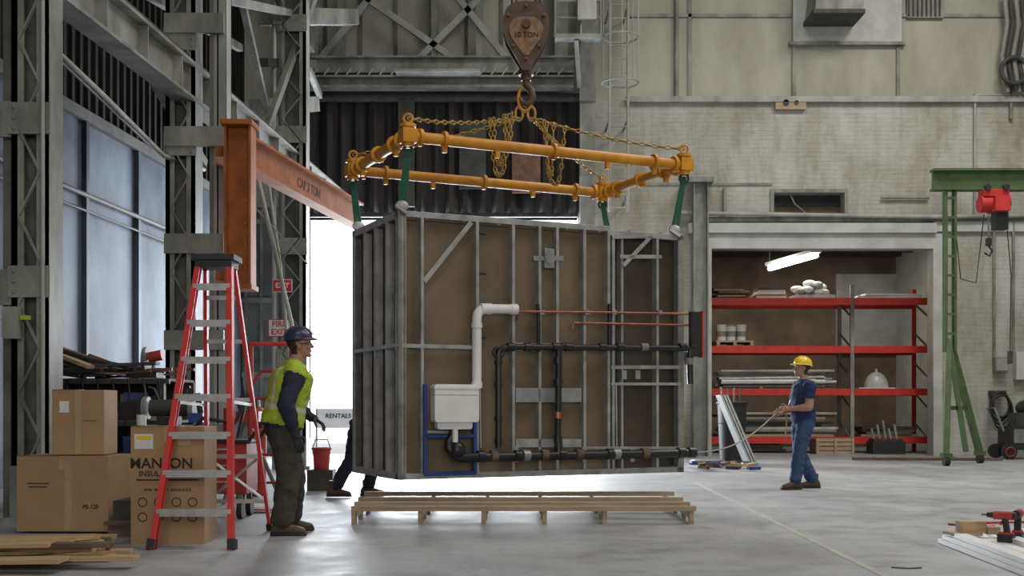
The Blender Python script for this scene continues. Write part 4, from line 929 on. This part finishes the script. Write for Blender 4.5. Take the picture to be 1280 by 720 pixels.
J=dict(hip=V((0,0,.94)),knL=V((.10,.10,.50)),anL=V((.16,.12,.09)),knR=V((.02,-.11,.51)),anR=V((-.20,-.12,.09)),footL=(1,.1),footR=(1,-.2),
 elL=V((.02,.27,1.12)),wrL=V((.23,.10,1.10)),elR=V((.06,-.27,1.12)),wrR=V((.29,-.09,1.04)))
RW=V((S(1004,0,15.8).x,15.8,0)); ry=math.radians(188)
person('worker_in_blue_tshirt',RW,ry,J,out_right,'hatyel',hyaw=-.1,hpitch=-.12,lean=-.03,scale=.99,bulk=.025,
 hands=((1.15,(V((0,-1,0)),V((0,0,1)),V((1,-.3,0)))),(1.15,(V((0,1,0)),V((0,0,1)),V((1,.3,0))))))
J=dict(hip=V((0,0,.84)),knL=V((.22,.11,.48)),anL=V((.12,.13,.09)),knR=V((-.08,-.11,.46)),anR=V((-.28,-.13,.10)),footL=(1,.1),footR=(1,-.1),
 elL=V((.56,.26,.94)),wrL=V((.76,.16,1.0)),elR=V((.56,-.26,.94)),wrR=V((.76,-.16,1.0)))
person('worker_behind_pod',(S(447,0,14.4).x,14.4,0),math.radians(5),J,out_back,'hatyel',lean=.8,hpitch=-.1,bulk=.01,hands=((.6,None),(.6,None)))
TR=Matrix.Translation(RW)@Matrix.Rotation(ry,4,'Z')@Matrix.Scale(.99,4)
h1=TR@V((.31,.0,1.085)); h2=TR@V((.36,-.04,1.05)); tl=TP@V((PW-.02,-.1,.22))
b=MB('tag_line_rope'); pts=[TR@V((.26,.02,.75)),TR@V((.25,.03,.92)),TR@V((.27,.05,1.07)),h1,h2]
for i in range(1,13):
    t=i/12; pts.append(h2.lerp(tl,t)+V((0,0,-.16*math.sin(math.pi*t))))
b.path(pts,.009,'rope',n=6); b.build()
# ================================================================= LIGHTS
def area(name,loc,tgt,sx,sy,e,col=(1,1,1)):
    l=bpy.data.lights.new(name,'AREA'); l.shape='RECTANGLE'; l.size=sx; l.size_y=sy; l.energy=e; l.color=col
    o=bpy.data.objects.new(name,l); o.location=loc; o.rotation_euler=(V(tgt)-V(loc)).to_track_quat('-Z','Y').to_euler(); bpy.context.scene.collection.objects.link(o); return o
area('daylight_through_door',((DX0+DX1)/2,D+.8,2.8),((DX0+DX1)/2,0,1.6),6.3,5.6,2900,(.86,.93,1))
for i,(x,y,e) in enumerate(((4,19,380),(10,19,780),(5,9,380),(10,10,380),(0,2,320))): area('ceiling_fill_%d'%i,(x,y,13.5),(x,y,0),3,3,e,(1,.97,.91))  # added soft fill from above the frame, no fixtures behind it
area('front_fill',(3,-12,5),(4,15,2.2),12,7,1150,(1,.965,.92))  # added fill from behind the camera, the front wall is solid
def spot(name,loc,tgt,e,ang,col):
    l=bpy.data.lights.new(name,'SPOT'); l.energy=e; l.spot_size=math.radians(ang); l.spot_blend=1; l.color=col; l.shadow_soft_size=.15
    o=bpy.data.objects.new(name,l); o.location=loc; o.rotation_euler=(V(tgt)-V(loc)).to_track_quat('-Z','Y').to_euler(); bpy.context.scene.collection.objects.link(o)
spot('aisle_wall_fill',(-4.0,22.0,11.5),(-6.7,20.6,2.4),1200,42,(.72,.84,1))  # unseen bluish spot, added to grade the brightness of the left wall
area('storage_room_lamp',(7,29.2,5.2),(7,29.6,0),3.5,1.2,110,(1,.92,.80))
w=bpy.data.worlds.new('sky'); bpy.context.scene.world=w; w.use_nodes=True
bg=w.node_tree.nodes['Background']; bg.inputs[0].default_value=(.92,.96,1,1); bg.inputs[1].default_value=2.5
# ================================================================= CAMERA
cd=bpy.data.cameras.new('camera'); co=bpy.data.objects.new('camera',cd); bpy.context.scene.collection.objects.link(co)
co.location=(0,0,H); co.rotation_euler=(math.pi/2,0,0); cd.sensor_width=36; cd.lens=36*F/1280; cd.shift_y=150/1280; cd.clip_end=200
bpy.context.scene.camera=co
bpy.context.scene.view_settings.view_transform='Standard'
